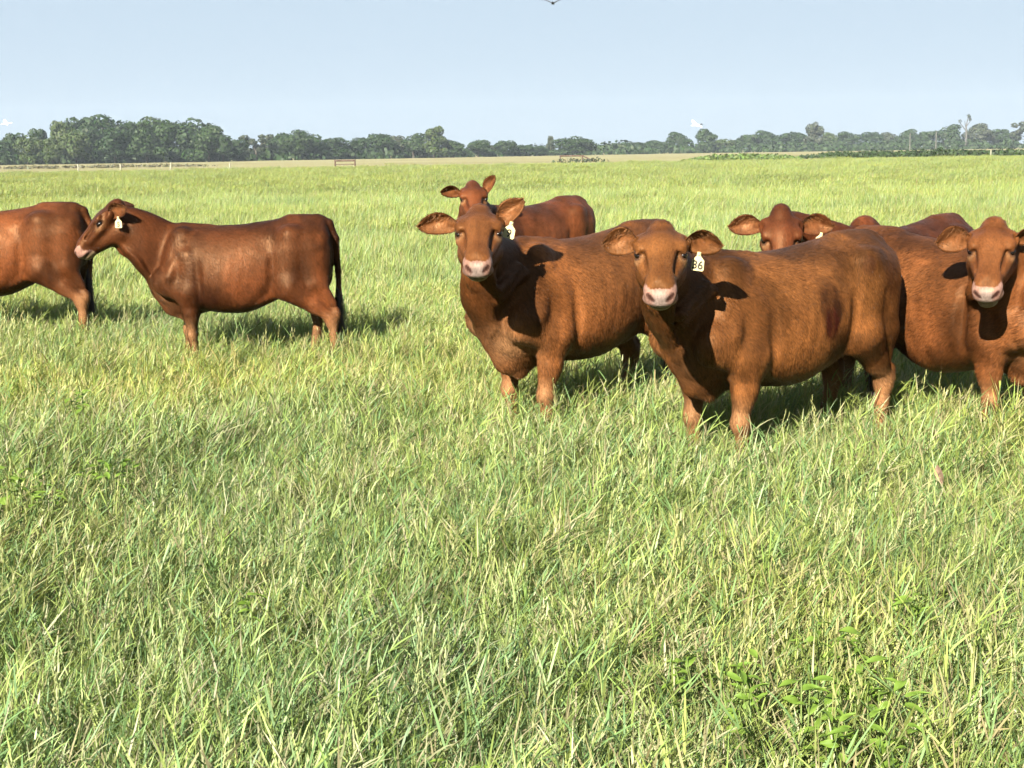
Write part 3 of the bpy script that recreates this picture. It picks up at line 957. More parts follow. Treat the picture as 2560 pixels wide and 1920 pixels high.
def clump(rng, kind):
    B = Blades(rng)
    def spot(r):
        a = rng.uniform(0, 6.283); q = r * math.sqrt(rng.random())
        return np.array((q * math.cos(a), q * math.sin(a), 0.0)), np.array((math.cos(a), math.sin(a), 0))
    if kind == 'tuft':                     # long arching blades
        for i in range(64):
            p, o = spot(0.085)
            h = rng.uniform(0.15, 0.34)
            d = np.array((0, 0, 1.0)) + o * rng.uniform(0.0, 0.55) + WIND * rng.uniform(0.4, 1.9) + rng.normal(0, .15, 3)
            B.ribbon(p, d, h, rng.uniform(0.0026, 0.0056), rng.uniform(0.0, 0.95) ** 1.5 * 1.4, 4, pick(rng, 0.06))
        for i in range(8):
            p, o = spot(0.11)
            B.ribbon(p + (0, 0, rng.uniform(0.02, 0.12)), o + rng.normal(0, .3, 3) + (0, 0, .3), rng.uniform(.08, .2), .004, .6, 3, pick(rng, 0.3))
    elif kind == 'leafy':                  # jointed stems set with short leaves
        for i in range(13):
            p, o = spot(0.10)
            h = rng.uniform(0.17, 0.33)
            d = unit(np.array((0, 0, 1.0)) + o * rng.uniform(0, .35) + WIND * rng.uniform(0.3, 1.3) + rng.normal(0, .10, 3))
            col = pick(rng, 0.18)
            B.ribbon(p, d, h, 0.0030, 0.15, 2, col * 0.9, tip=0.7)
            for j in range(11):
                t = rng.uniform(0.30, 1.0)
                a = rng.uniform(0, 6.283)
                ld = d * rng.uniform(0.7, 1.8) + np.array((math.cos(a), math.sin(a), 0)) * rng.uniform(.5, 1.0)
                B.ribbon(p + d * h * t, ld, rng.uniform(0.05, 0.12), rng.uniform(.0032, .0062), rng.uniform(0.0, 0.8), 3, col * rng.uniform(0.85, 1.2) if rng.random() < .9 else pick(rng, 1.0))
    elif kind == 'seed':                   # tall flowering stalks
        for i in range(5):
            p, o = spot(0.09)
            h = rng.uniform(0.28, 0.42)
            d = unit(np.array((0, 0, 1.0)) + o * rng.uniform(0, .25) + WIND * rng.uniform(0.2, 1.4) + rng.normal(0, .09, 3))
            col = STRAW[rng.integers(3)] * 0.55 + GREENS[4] * 0.55
            B.ribbon(p, d, h, 0.0032, 0.2, 4, col, tip=0.6)
            tip = p + d * h * 0.93
            for j in range(7):
                a = rng.uniform(0, 6.283)
                B.ribbon(tip + d * (j * 0.013 - .03) - (0, 0, .012), d + np.array((math.cos(a), math.sin(a), 0)) * .35, rng.uniform(.02, .035), .0055, 0.1, 2, col * rng.uniform(.9, 1.25))
            for j in range(3):
                a = rng.uniform(0, 6.283)
                B.ribbon(p + d * h * rng.uniform(.15, .6), d * .7 + np.array((math.cos(a), math.sin(a), 0)) * .8, rng.uniform(.1, .2), .0055, .9, 3, pick(rng, .1))
        for i in range(20):
            p, o = spot(0.09)
            B.ribbon(p, np.array((0, 0, 1.0)) + o * .4 + WIND * rng.uniform(0, 1.3), rng.uniform(.14, .28), .005, rng.uniform(.2, 1.2), 3, pick(rng))
    elif kind == 'straw':                  # matted dry litter
        for i in range(34):
            p, o = spot(0.14)
            B.ribbon(p + (0, 0, rng.uniform(0.01, 0.16)), o * rng.uniform(0.2, 1) + rng.normal(0, .5, 3) * (1, 1, .4) + (0, 0, .35), rng.uniform(.07, .22), rng.uniform(.0025, .005), rng.uniform(0, .8), 3, pick(rng, 0.6))
    return B


def patch(rng, radius, n, h0, h1, w, segs):
    B = Blades(rng)
    for i in range(n):
        a = rng.uniform(0, 6.283); q = radius * math.sqrt(rng.random())
        p = np.array((q * math.cos(a), q * math.sin(a), 0.0))
        g = 0.80 + 0.3 * math.sin(q * 5 / radius + a * 3) * .5
        h = rng.uniform(h0, h1) * g
        d = np.array((0, 0, 1.0)) + rng.normal(0, .33, 3) * (1, 1, 0) + WIND * rng.uniform(.2, 1.5)
        B.ribbon(p + (0, 0, rng.uniform(0, .5) * h), d, h * rng.uniform(.5, 1), w * rng.uniform(.6, 1.3), rng.uniform(0, 1.0), segs, pick(rng, 0.16))
    return B


protos = bpy.data.collections.new('grass_pieces')      # only instanced, never linked to the scene
rng = np.random.default_rng(11)
index = {'tuft': [], 'leafy': [], 'seed': [], 'straw': [], 'mid': [], 'far': []}
count = 0
def proto(kind, B):
    global count
    o = bpy.data.objects.new('grass_piece_%03d' % count, B.mesh('grass_piece_%03d' % count, MAT['grass']))
    protos.objects.link(o)
    index[kind].append(count)
    count += 1
for kind, k in (('tuft', 9), ('leafy', 10), ('seed', 5), ('straw', 4)):
    for _ in range(k):
        proto(kind, clump(rng, kind))
for _ in range(5):
    proto('mid', patch(rng, 0.60, 1500, 0.15, 0.33, 0.0075, 2))
for _ in range(4):
    proto('far', patch(rng, 1.9, 2200, 0.15, 0.36, 0.026, 1))


def in_view(x, y, margin):
    return np.abs(x) < 0.375 * y + margin


pts, idx, rot, scl, tint = [], [], [], [], []
def scatter(y0, y1, dens, margin, chooser, smin, smax, far=False):
    """poisson-ish jittered scatter over the view wedge between two distances"""
    step = 1.0 / math.sqrt(dens)
    ys = np.arange(y0, y1, step)
    for yy in ys:
        w = 0.375 * yy + margin
        xs = np.arange(-w, w, step)
        n = len(xs)
        x = xs + rng.uniform(-.6, .6, n) * step
        y = yy + rng.uniform(-.6, .6, n) * step
        keep = (y < edge_y(x) - (1.2 if far else 0)) & (y >= y0) & (y < y1)
        x, y = x[keep], y[keep]
        n = len(x)
        if not n:
            continue
        P2 = np.stack((x, y, 0 * x), 1)
        big = vnoise(P2, 0.35, 3); mid = vnoise(P2, 1.1, 8); fine = vnoise(P2, 3.0, 4)
        hn = 1 + 0.14 * big + 0.20 * mid + 0.16 * fine
        warm = vnoise(P2, 0.5, 21) * 0.6 + vnoise(P2, 1.7, 5) * 0.4 + (0.22 if far else 0)
        v = (0.93 if far else 1.0) + 0.10 * vnoise(P2, 0.8, 33) + rng.normal(0, .06, n)
        tn = np.stack((v * (1 + 0.20 * warm), v * (1 + 0.06 * warm), v * (1 - 0.25 * warm)), 1)
        for i in range(n):
            idx.append(chooser(mid[i], warm[i]))
        pts.append(P2); tint.append(tn)
        scl.append(rng.uniform(smin, smax, n) * hn)
        rot.append(np.stack((rng.normal(0, .06, n), rng.normal(0, .06, n), rng.uniform(-1.0, 1.0, n) if not far else rng.uniform(-.6, .6, n)), 1))


def choose_near(m, wm):
    r = rng.random()
    k = 'seed' if r < 0.07 else 'straw' if r < 0.10 + 0.05 * wm else 'tuft' if r < 0.47 + 0.25 * m else 'leafy'
    return index[k][rng.integers(len(index[k]))]


def choose(k):
    return lambda m, wm: index[k][rng.integers(len(index[k]))]


scatter(2.2, 5.6, 135, 1.7, choose_near, 0.90, 1.25)
scatter(5.6, 9.5, 100, 1.8, choose_near, 1.06, 1.44)
scatter(9.5, 15.0, 70, 2.0, choose_near, 0.98, 1.32)
scatter(15.0, 52.0, 1.7, 3.0, choose('mid'), 1.0, 1.4)
scatter(10.0, 34.0, 1.2, 2.0, lambda m, wm: index['seed'][rng.integers(5)], 0.9, 1.2)
scatter(52.0, 250.0, 0.16, 6.0, choose('far'), 0.85, 1.25, far=True)
pts = np.concatenate(pts); tint = np.concatenate(tint); scl = np.concatenate(scl); rot = np.concatenate(rot); idx = np.array(idx, np.int32)


def instancer(name, pts, idx, rot, scl, tint, coll, label, cat):
    me = bpy.data.meshes.new(name)
    me.vertices.add(len(pts)); me.vertices.foreach_set('co', pts.astype(np.float32).ravel())
    for nm, ty, dat in (('piece', 'INT', idx), ('rot', 'FLOAT_VECTOR', rot), ('size', 'FLOAT', scl), ('tint', 'FLOAT_VECTOR', tint)):
        a = me.attributes.new(nm, ty, 'POINT')
        if ty == 'FLOAT_VECTOR':
            a.data.foreach_set('vector', dat.astype(np.float32).ravel())
        else:
            a.data.foreach_set('value', dat.astype(np.int32 if ty == 'INT' else np.float32).ravel())
    me.update()
    o = link(bpy.data.objects.new(name, me))
    o['kind'] = 'stuff'; o['label'] = label; o['category'] = cat
    ng = bpy.data.node_groups.new(name + '_nodes', 'GeometryNodeTree')
    ng.interface.new_socket('Geometry', in_out='INPUT', socket_type='NodeSocketGeometry')
    ng.interface.new_socket('Geometry', in_out='OUTPUT', socket_type='NodeSocketGeometry')
    gi, go = ng.nodes.new('NodeGroupInput'), ng.nodes.new('NodeGroupOutput')
    ci = ng.nodes.new('GeometryNodeCollectionInfo'); ci.inputs['Collection'].default_value = coll
    ci.inputs['Separate Children'].default_value = True; ci.inputs['Reset Children'].default_value = True
    ip = ng.nodes.new('GeometryNodeInstanceOnPoints'); ip.inputs['Pick Instance'].default_value = True
    def named(n, ty):
        q = ng.nodes.new('GeometryNodeInputNamedAttribute'); q.data_type = ty; q.inputs['Name'].default_value = n
        return q.outputs[0]
    Lk = ng.links.new
    Lk(gi.outputs[0], ip.inputs['Points']); Lk(ci.outputs[0], ip.inputs['Instance'])
    Lk(named('piece', 'INT'), ip.inputs['Instance Index'])
    e2r = ng.nodes.new('FunctionNodeEulerToRotation'); Lk(named('rot', 'FLOAT_VECTOR'), e2r.inputs[0]); Lk(e2r.outputs[0], ip.inputs['Rotation'])
    Lk(named('size', 'FLOAT'), ip.inputs['Scale'])
    Lk(ip.outputs[0], go.inputs[0])
    md = o.modifiers.new('scatter', 'NODES'); md.node_group = ng
    return o


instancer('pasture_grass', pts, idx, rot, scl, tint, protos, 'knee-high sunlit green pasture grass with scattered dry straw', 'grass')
print('grass instances', len(pts))
# ------------------------------------------------------------------ far side of the field: crop, fence, poles, treeline, haze
FPX = 3516.0


def ground_at(px, d):
    """a spot on the ground: bearing measured in the photograph, distance in metres"""
    return (px - 1280) / FPX * d * 0.987, d


def leaf_material(name, c1, c2, trans=0.25):
    m, t, b = nodes_of(name)
    L = t.links.new
    at = N(t, 'ShaderNodeAttribute', attribute_name='pigment')
    oi = N(t, 'ShaderNodeObjectInfo')
    cm = N(t, 'ShaderNodeMix', data_type='RGBA'); cm.inputs[6].default_value = (*c1, 1); cm.inputs[7].default_value = (*c2, 1)
    L(oi.outputs['Random'], cm.inputs[0])
    vm = N(t, 'ShaderNodeVectorMath', operation='MULTIPLY'); L(at.outputs['Color'], vm.inputs[0]); L(cm.outputs[2], vm.inputs[1])
    L(vm.outputs[0], b.inputs['Base Color'])
    b.inputs['Roughness'].default_value = 0.6; b.inputs['Specular IOR Level'].default_value = 0.2
    tr = N(t, 'ShaderNodeBsdfTranslucent'); L(vm.outputs[0], tr.inputs['Color'])
    mx = N(t, 'ShaderNodeMixShader'); mx.inputs[0].default_value = trans
    L(b.outputs[0], mx.inputs[1]); L(tr.outputs[0], mx.inputs[2]); L(mx.outputs[0], t.nodes['Material Output'].inputs['Surface'])
    return m


MAT['leaf_dark'] = leaf_material('leaf_dark', (0.0125, 0.0265, 0.0075), (0.0185, 0.034, 0.0095))
MAT['leaf_light'] = leaf_material('leaf_light', (0.03, 0.046, 0.0125), (0.036, 0.052, 0.015))
MAT['leaf_grey'] = leaf_material('leaf_grey', (0.026, 0.034, 0.018), (0.034, 0.041, 0.024))
MAT['crop'] = leaf_material('crop_leaf', (0.016, 0.03, 0.009), (0.02, 0.035, 0.01))
MAT['weed_far'] = leaf_material('weed_leaf', (0.066, 0.100, 0.026), (0.074, 0.108, 0.029))
MAT['dry_weed'] = leaf_material('dry_weed', (0.075, 0.070, 0.042), (0.090, 0.084, 0.050))
MAT['bark'] = plain('bark', (0.05, 0.043, 0.033), 0.9, 0.1, 0.4, 3)
MAT['deadwood'] = plain('dead_wood', (0.062, 0.060, 0.055), 0.9, 0.1, 0.3, 3)
MAT['pole'] = plain('pole_wood', (0.06, 0.058, 0.048), 0.9, 0.1, 0.3, 3)
MAT['rust'] = plain('rusty_pipe', (0.055, 0.036, 0.028), 0.85, 0.15, 0.35, 6)
MAT['post'] = plain('pale_post', (0.17, 0.165, 0.125), 0.8, 0.2, 0.2, 6)


def leaf_cloud(rng, lobes, n, size, up=0.0):
    """leaf sprays on and inside a set of ellipsoid lobes (cx,cy,cz,rx,ry,rz)"""
    lb = np.array(lobes)
    vol = (lb[:, 3] * lb[:, 5]) ** 1.0
    pick_l = rng.choice(len(lb), n, p=vol / vol.sum())
    v = rng.normal(0, 1, (n, 3)); v /= np.linalg.norm(v, axis=1)[:, None]
    r = rng.uniform(0.70, 1.06, n) ** 0.8
    c = lb[pick_l, :3] + v * lb[pick_l, 3:] * r[:, None]
    bump = 0.10 * np.sin(c @ np.array((2.1, 1.7, 2.6)))
    c += v * bump[:, None] * lb[pick_l, 3:4]
    keep = c[:, 2] > 0.02
    c, v = c[keep], v[keep]
    n = len(c)
    nn = v + rng.normal(0, .38, (n, 3)); nn /= np.linalg.norm(nn, axis=1)[:, None]
    a = np.cross(nn, rng.normal(0, 1, (n, 3))); a /= np.linalg.norm(a, axis=1)[:, None]
    b = np.cross(nn, a)
    s = rng.uniform(.55, 1.35, n)[:, None] * size
    # a ragged five-cornered spray
    V = np.stack((c - a * s, c - a * s * .2 - b * s * .62, c + a * s * .9 - b * s * .25, c + a * s * .55 + b * s * .55 + nn * s * .25, c - a * s * .45 + b * s * .6), 1).reshape(-1, 3)
    k = np.arange(n)[:, None] * 5
    Fc = np.concatenate((k + np.array((0, 1, 2)), k + np.array((0, 2, 3)), k + np.array((0, 3, 4))))
    tone = rng.uniform(.72, 1.28, n)[:, None] * np.ones((1, 3)) * (1 + rng.normal(0, .07, (n, 3)))
    return V, Fc, np.repeat(tone, 5, 0)


def limb_mesh(name, segs, mat, sides=6):
    """tapered tubes: list of (a, b, ra, rb)"""
    V, Fc = [], []
    for a, b, ra, rb in segs:
        a, b = np.array(a, float), np.array(b, float)
        d = unit(b - a)
        s = unit(np.cross(d, (0.3, 0.9, 0.1))); t = np.cross(d, s)
        k = len(V)
        for p, r in ((a, ra), (b, rb)):
            for i in range(sides):
                an = 2 * math.pi * i / sides
                V.append(p + r * (s * math.cos(an) + t * math.sin(an)))
        for i in range(sides):
            j = (i + 1) % sides
            Fc.append((k + i, k + j, k + sides + j, k + sides + i))
        V += [a, b]
    return mesh_from(name, V, Fc, mat)


def tree_variant(rng, shape):
    """unit tree: height 1, crown half width about .5"""
    lobes = []
    if shape == 'round':
        for i in range(19):
            a = rng.uniform(0, 6.283); q = 0.36 * math.sqrt(rng.random())
            z = rng.uniform(0.10, 0.84)
            k = 1 - max(0, z - 0.45) * 1.3
            lobes.append((q * k * math.cos(a), q * k * math.sin(a), z, *(rng.uniform(.10, .17) * np.array((1, 1, .80)))))
        lobes.append((0, 0, .50, .26, .26, .30))
    elif shape == 'wide':
        for i in range(24):
            a = rng.uniform(0, 6.283); q = 0.46 * math.sqrt(rng.random())
            z = rng.uniform(0.10, 0.86 - 0.5 * q)
            lobes.append((q * math.cos(a), q * math.sin(a), z, *(rng.uniform(.11, .19) * np.array((1, 1, .8)))))
        lobes.append((0, 0, .45, .32, .32, .30))
    elif shape == 'tall':
        for i in range(24):
            z = rng.uniform(0.10, 0.90)
            a = rng.uniform(0, 6.283); q = 0.40 * math.sqrt(rng.random()) * (1.15 - z * .85)
            lobes.append((q * math.cos(a), q * math.sin(a), z, *(rng.uniform(.09, .15) * np.array((1, 1, 1.0)))))
    elif shape == 'sparse':
        for i in range(15):
            a = rng.uniform(0, 6.283); q = 0.42 * math.sqrt(rng.random())
            z = rng.uniform(0.18, 0.90 - .3 * q)
            lobes.append((q * math.cos(a), q * math.sin(a), z, *(rng.uniform(.06, .12) * np.array((1, 1, .8)))))
    V, Fc, C = leaf_cloud(rng, lobes, 3400 if shape != 'sparse' else 1500, 0.032)
    segs = [((0, 0, -0.01), (0.01, 0, 0.22), .032, .026), ((0.01, 0, 0.22), (0, 0.01, 0.55), .026, .012)]
    for i in range(7):
        l = lobes[i]
        z0 = min(0.2 + 0.05 * i, l[2] * .8)
        segs.append(((0.005, 0, z0), (l[0] * .9, l[1] * .9, l[2]), .012, .004))
    return (V, Fc, C), segs


trng = np.random.default_rng(5)
TREES = {}
for shape in ('round', 'wide', 'tall', 'sparse'):
    TREES[shape] = []
    for j in range(4 if shape != 'tall' else 3):
        cr, segs = tree_variant(trng, shape)
        tm = limb_mesh('trunk', segs, MAT['bark'])
        byleaf = {}
        for lf in ('leaf_dark', 'leaf_light', 'leaf_grey'):
            byleaf[lf] = mesh_from('crown', cr[0], cr[1], MAT[lf], cr[2], smooth=False)
        TREES[shape].append((tm, byleaf))


def horizon(px):
    return 379 - 0.0137 * (px - 1280)


ORD = 'first second third fourth fifth sixth seventh eighth ninth tenth eleventh twelfth thirteenth fourteenth fifteenth sixteenth seventeenth eighteenth nineteenth twentieth'.split()
ORD += ['twenty-' + o for o in ORD[:9]] + ['thirtieth'] + ['thirty-' + o for o in ORD[:9]] + ['fortieth'] + ['forty-' + o for o in ORD[:9]] + ['fiftieth'] + ['fifty-' + o for o in ORD[:9]] + ['sixtieth'] + ['sixty-' + o for o in ORD[:9]]
LOOK = {'leaf_dark': 'dark green', 'leaf_light': 'light green', 'leaf_grey': 'grey-green'}
FORM = {'round': 'rounded', 'wide': 'broad', 'tall': 'narrow', 'sparse': 'thin-crowned'}
D, Lt, G = 'leaf_dark', 'leaf_light', 'leaf_grey'
# bearing, top of crown in the photograph, crown width, distance, form, leaf
TREE_LIST = [
    (-70, 352, 90, 395, 'round', D), (12, 347, 80, 390, 'round', D), (48, 335, 70, 400, 'round', D), (78, 337, 62, 372, 'wide', Lt), (108, 321, 66, 405, 'round', D),
    (140, 345, 52, 368, 'round', Lt), (157, 307, 66, 392, 'tall', Lt), (198, 322, 66, 375, 'wide', Lt), (212, 298, 96, 410, 'round', D), (272, 287, 130, 402, 'wide', D), (296, 322, 90, 378, 'round', D),
    (338, 297, 100, 405, 'round', D), (376, 318, 84, 382, 'round', D), (424, 289, 126, 400, 'wide', D), (486, 295, 118, 398, 'wide', D), (530, 316, 90, 392, 'round', D), (566, 338, 74, 395, 'round', D), (604, 350, 66, 410, 'round', D),
    (648, 331, 86, 430, 'sparse', G), (690, 330, 80, 440, 'sparse', G), (716, 327, 76, 436, 'round', D), (756, 324, 88, 432, 'wide', D), (800, 340, 70, 440, 'round', D), (846, 342, 96, 445, 'wide', D),
    (905, 345, 60, 460, 'round', D), (955, 329, 92, 455, 'round', D), (1000, 338, 60, 470, 'round', G), (1042, 333, 80, 470, 'round', D), (1092, 324, 78, 465, 'tall', Lt), (1108, 338, 60, 480, 'sparse', G), (1142, 348, 64, 470, 'round', D),
    (1203, 346, 74, 490, 'round', D), (1236, 360, 50, 500, 'round', G), (1272, 352, 64, 500, 'round', D), (1318, 362, 56, 505, 'round', D), (1360, 366, 60, 510, 'round', D), (1384, 341, 26, 515, 'tall', G), (1440, 340, 100, 505, 'wide', D),
    (1500, 364, 70, 620, 'round', G), (1546, 357, 70, 780, 'wide', G), (1598, 352, 72, 600, 'round', D), (1634, 350, 64, 610, 'round', D), (1664, 352, 50, 600, 'round', D),
    (1706, 329, 64, 590, 'round', D), (1772, 324, 68, 600, 'round', D), (1822, 341, 70, 640, 'wide', Lt), (1880, 332, 70, 630, 'round', D), (1926, 325, 66, 640, 'round', D), (1988, 322, 82, 650, 'wide', D), (2042, 308, 62, 630, 'tall', G), (2084, 330, 60, 690, 'round', Lt), (2130, 327, 66, 640, 'wide', D),
    (2186, 331, 66, 670, 'round', D), (2232, 330, 66, 675, 'round', G), (2274, 322, 58, 660, 'round', D), (2322, 324, 56, 650, 'round', D), (2376, 311, 74, 655, 'round', D), (2452, 308, 84, 660, 'round', G), (2502, 322, 66, 670, 'round', D), (2535, 330, 50, 665, 'round', D), (2580, 297, 84, 655, 'sparse', G)]
for i, (px, ty, wpx, d, shape, leaf) in enumerate(TREE_LIST):
    X, Y = ground_at(px, d)
    hgt = EYE + (horizon(px) - ty) / FPX * d * 1.06
    wid = wpx / FPX * d * 1.18
    tm, by = TREES[shape][trng.integers(len(TREES[shape]))]
    root = link(bpy.data.objects.new('tree', None))
    root.location = (X, Y, 0)
    root.rotation_euler = (0, 0, trng.uniform(0, 6.28))
    root.scale = (wid / 0.98, wid / 0.98, hgt / 0.97)
    root['category'] = 'tree'; root['group'] = 'trees along the far side of the field'
    k = i
    root['label'] = '%s %s tree, %s from the left in the far treeline' % (FORM[shape], LOOK[leaf], ORD[k])
    for nm, me in (('trunk', tm), ('crown', by[leaf])):
        o = link(bpy.data.objects.new(nm, me)); o.parent = root

# undergrowth at the foot of the trees: one uncountable mass
lobes = []
for px in np.arange(-60, 2640, 13):
    d = np.interp(px, [0, 900, 1700, 2600], [372, 445, 585, 640]) + trng.uniform(-10, 20)
    X, Y = ground_at(px, d)
    r = trng.uniform(1.6, 4.2)
    lobes.append((X, Y, r * .25, r * 1.3, r * 1.3, r * trng.uniform(.6, 1.1)))
V, Fc, C = leaf_cloud(trng, lobes, 16000, 0.8)
o = link(bpy.data.objects.new('undergrowth', mesh_from('undergrowth', V, Fc, MAT['leaf_dark'], C, smooth=False)))
o['kind'] = 'stuff'; o['label'] = 'low dark brush massed along the foot of the far trees'; o['category'] = 'brush'

# dead tree with bare limbs
root = link(bpy.data.objects.new('dead_tree', None))
X, Y = ground_at(2421, 630)
root.location = (X, Y, 0)
root['label'] = 'bare pale dead tree rising above the right treeline'; root['category'] = 'tree'
o = link(bpy.data.objects.new('trunk', limb_mesh('trunk', [((0, 0, -.2), (0.2, 0, 6), .5, .4), ((0.2, 0, 6), (0, 0, 10), .4, .26), ((0, 0, 10), (0.5, 0, 13), .26, .14)], MAT['deadwood'], 8))); o.parent = root
for a, b, r0 in (((0.1, 0, 8), (-2.6, .3, 11.5), .28), ((0, 0, 10), (1.7, .2, 12), .22), ((-2.6, .3, 11.5), (-3.0, 0, 12.6), .15), ((.4, 0, 12), (.9, 0, 14.8), .22), ((0, 0, 9), (-.9, -.4, 12.4), .2), ((1.7, .2, 12), (1.6, 0, 13.6), .14)):
    o = link(bpy.data.objects.new('limb', limb_mesh('limb', [(a, b, r0, r0 * .5)], MAT['deadwood'], 6))); o.parent = root
V, Fc, C = leaf_cloud(trng, [(-2.8, 0, 12.2, .8, .8, .7), (.9, 0, 14.5, .9, .9, 1.0), (1.6, 0, 13, .6, .6, .8)], 130, .28)
o = link(bpy.data.objects.new('twigs', mesh_from('twigs', V, Fc, MAT['leaf_grey'], C, smooth=False))); o.parent = root; o['kind'] = 'stuff'

# utility poles
for px, d, h, lab in ((2282, 560, 6.6, 'pale wooden pole left of the bush on the crop'), (2347, 540, 7.0, 'pale wooden pole standing just behind the bush on the crop')):
    X, Y = ground_at(px, d)
    root = link(bpy.data.objects.new('utility_pole', None)); root.location = (X, Y, 0)
    root['label'] = lab; root['category'] = 'pole'; root['group'] = 'wooden poles before the right treeline'
    for nm, sg in (('shaft', [((0, 0, -.2), (0, 0, h), .24, .17)]), ('cap', [((0, 0, h), (0, 0, h + .12), .19, .15)])):
        o = link(bpy.data.objects.new(nm, limb_mesh(nm, sg, MAT['pole'], 10))); o.parent = root


def leafy_mass(name, poly, dens, hgt, size, mat, label, cat):
    """a strip of standing plants filled with leaf sprays; poly = (px, d) corners near-left, near-right, far-right, far-left"""
    P4 = np.array([ground_at(*p) for p in poly])
    area = np.linalg.norm(P4[1] - P4[0]) * np.linalg.norm(P4[3] - P4[0])
    n = int(area * dens)
    u, v = trng.random(n), trng.random(n)
    xy = (P4[0] * ((1 - u) * (1 - v))[:, None] + P4[1] * (u * (1 - v))[:, None] + P4[2] * (u * v)[:, None] + P4[3] * ((1 - u) * v)[:, None])
    hh = hgt * (1 + 0.45 * vnoise(np.stack((xy[:, 0], xy[:, 1], 0 * u), 1), .25, 2)) * np.minimum(1, 0.35 + 4 * np.minimum(u, 1 - u))
    kp = trng.random(n) < np.minimum(1, 0.15 + 5 * np.minimum(u, 1 - u)); xy, hh, u = xy[kp], hh[kp], u[kp]; n = len(u)
    lob = np.stack((xy[:, 0], xy[:, 1], hh * .5, 0 * u + .5, 0 * u + .5, hh * .5), 1)
    V, Fc, C = leaf_cloud(trng, lob, n * 4, size)
    o = link(bpy.data.objects.new(name, mesh_from(name, V, Fc, mat, C, smooth=False)))
    o['kind'] = 'stuff'; o['label'] = label; o['category'] = cat
    return o


leafy_mass('row_crop', [(1985, 214), (2640, 222), (2640, 250), (1985, 236)], 1.6, 0.85, 0.26, MAT['crop'], 'dark green row crop in a strip beyond the pasture at right', 'crop')
leafy_mass('tall_weeds', [(1715, 196), (2020, 200), (2020, 208), (1715, 203)], 5.0, 0.80, 0.20, MAT['weed_far'], 'bright green tall weeds at the pasture edge right of centre', 'weeds')
leafy_mass('tall_weeds', [(1380, 196), (1530, 197), (1530, 200), (1380, 199)], 2.0, 0.6, 0.18, MAT['leaf_grey'], 'dull weeds round the leaning pipe brace', 'weeds')
leafy_mass('tall_weeds', [(-40, 222), (560, 226), (560, 240), (-40, 236)], 0.9, 0.40, 0.20, MAT['dry_weed'], 'greyish weeds below the left tree clump', 'weeds')

# one round bush on the crop
root = link(bpy.data.objects.new('bush', None)); X, Y = ground_at(2360, 218); root.location = (X, Y, 0)
root['label'] = 'single round green bush on the dark crop strip'; root['category'] = 'bush'
V, Fc, C = leaf_cloud(trng, [(0, 0, .7, .8, .7, .7), (-.4, 0, .55, .6, .6, .6), (.4, .1, .6, .6, .6, .62)], 420, .17)
o = link(bpy.data.objects.new('crown', mesh_from('crown', V, Fc, MAT['crop'], C, smooth=False))); o.parent = root
o = link(bpy.data.objects.new('trunk', limb_mesh('trunk', [((0, 0, -.05), (0, 0, .6), .06, .03)], MAT['bark']))); o.parent = root


def bar(name, a, b, r, mat, parent):
    o = link(bpy.data.objects.new(name, limb_mesh(name, [(a, b, r, r)], mat, 8)))
    o.parent = parent
    return o


# rusty fence braces at the pasture edge
root = link(bpy.data.objects.new('fence_brace', None)); X, Y = ground_at(870, 172); root.location = (X, Y, 0)
root['label'] = 'rusty brown fence brace left of centre at the pasture edge'; root['category'] = 'fence brace'; root['group'] = 'rusty fence braces'
for x in (-1.2, 1.2):
    bar('post', (x, 0, -.1), (x, 0, 1.02), .10, MAT['rust'], root)
bar('rail', (-1.2, -0.02, .90), (1.2, -0.02, .90), .10, MAT['rust'], root); bar('rail', (-1.2, 0, .45), (1.2, 0, .45), .045, MAT['rust'], root)
root = link(bpy.data.objects.new('fence_brace', None)); X, Y = ground_at(1437, 199); root.location = (X, Y, 0)
root['label'] = 'rusty fence brace with a sloping end, right of centre'; root['category'] = 'fence brace'; root['group'] = 'rusty fence braces'
for x in (-1.6, 1.5):
    bar('post', (x, 0, -.1), (x, 0, 1.05), .09, MAT['rust'], root)
bar('rail', (-1.6, -0.02, 1.0), (1.5, -0.02, 1.0), .10, MAT['rust'], root)
bar('rail', (1.5, 0, 1.0), (3.4, 0, .1), .09, MAT['rust'], root)

# pale posts
for px, d, h, lab in ((202, 172, .85, 'pale fence post, leftmost of four below the left trees'), (308, 174, .8, 'pale fence post, second from left below the left trees'), (432, 172, .9, 'leaning pale fence post, third from left below the left trees'), (581, 176, .75, 'pale fence post, rightmost of four below the left trees'), (2485, 206, .95, 'pale post standing in the dark crop near the right edge')):
    X, Y = ground_at(px, d)
    root = link(bpy.data.objects.new('fence_post', None)); root.location = (X, Y, 0)
    root['label'] = lab; root['category'] = 'post'; root['group'] = 'pale fence posts'
    ln = .12 if 'leaning' in lab else .02
    bar('shaft', (0, 0, -.1), (ln, 0, h), .09, MAT['post'], root)
    bar('cap', (ln, 0, h), (ln, 0, h + .05), .10, MAT['post'], root)

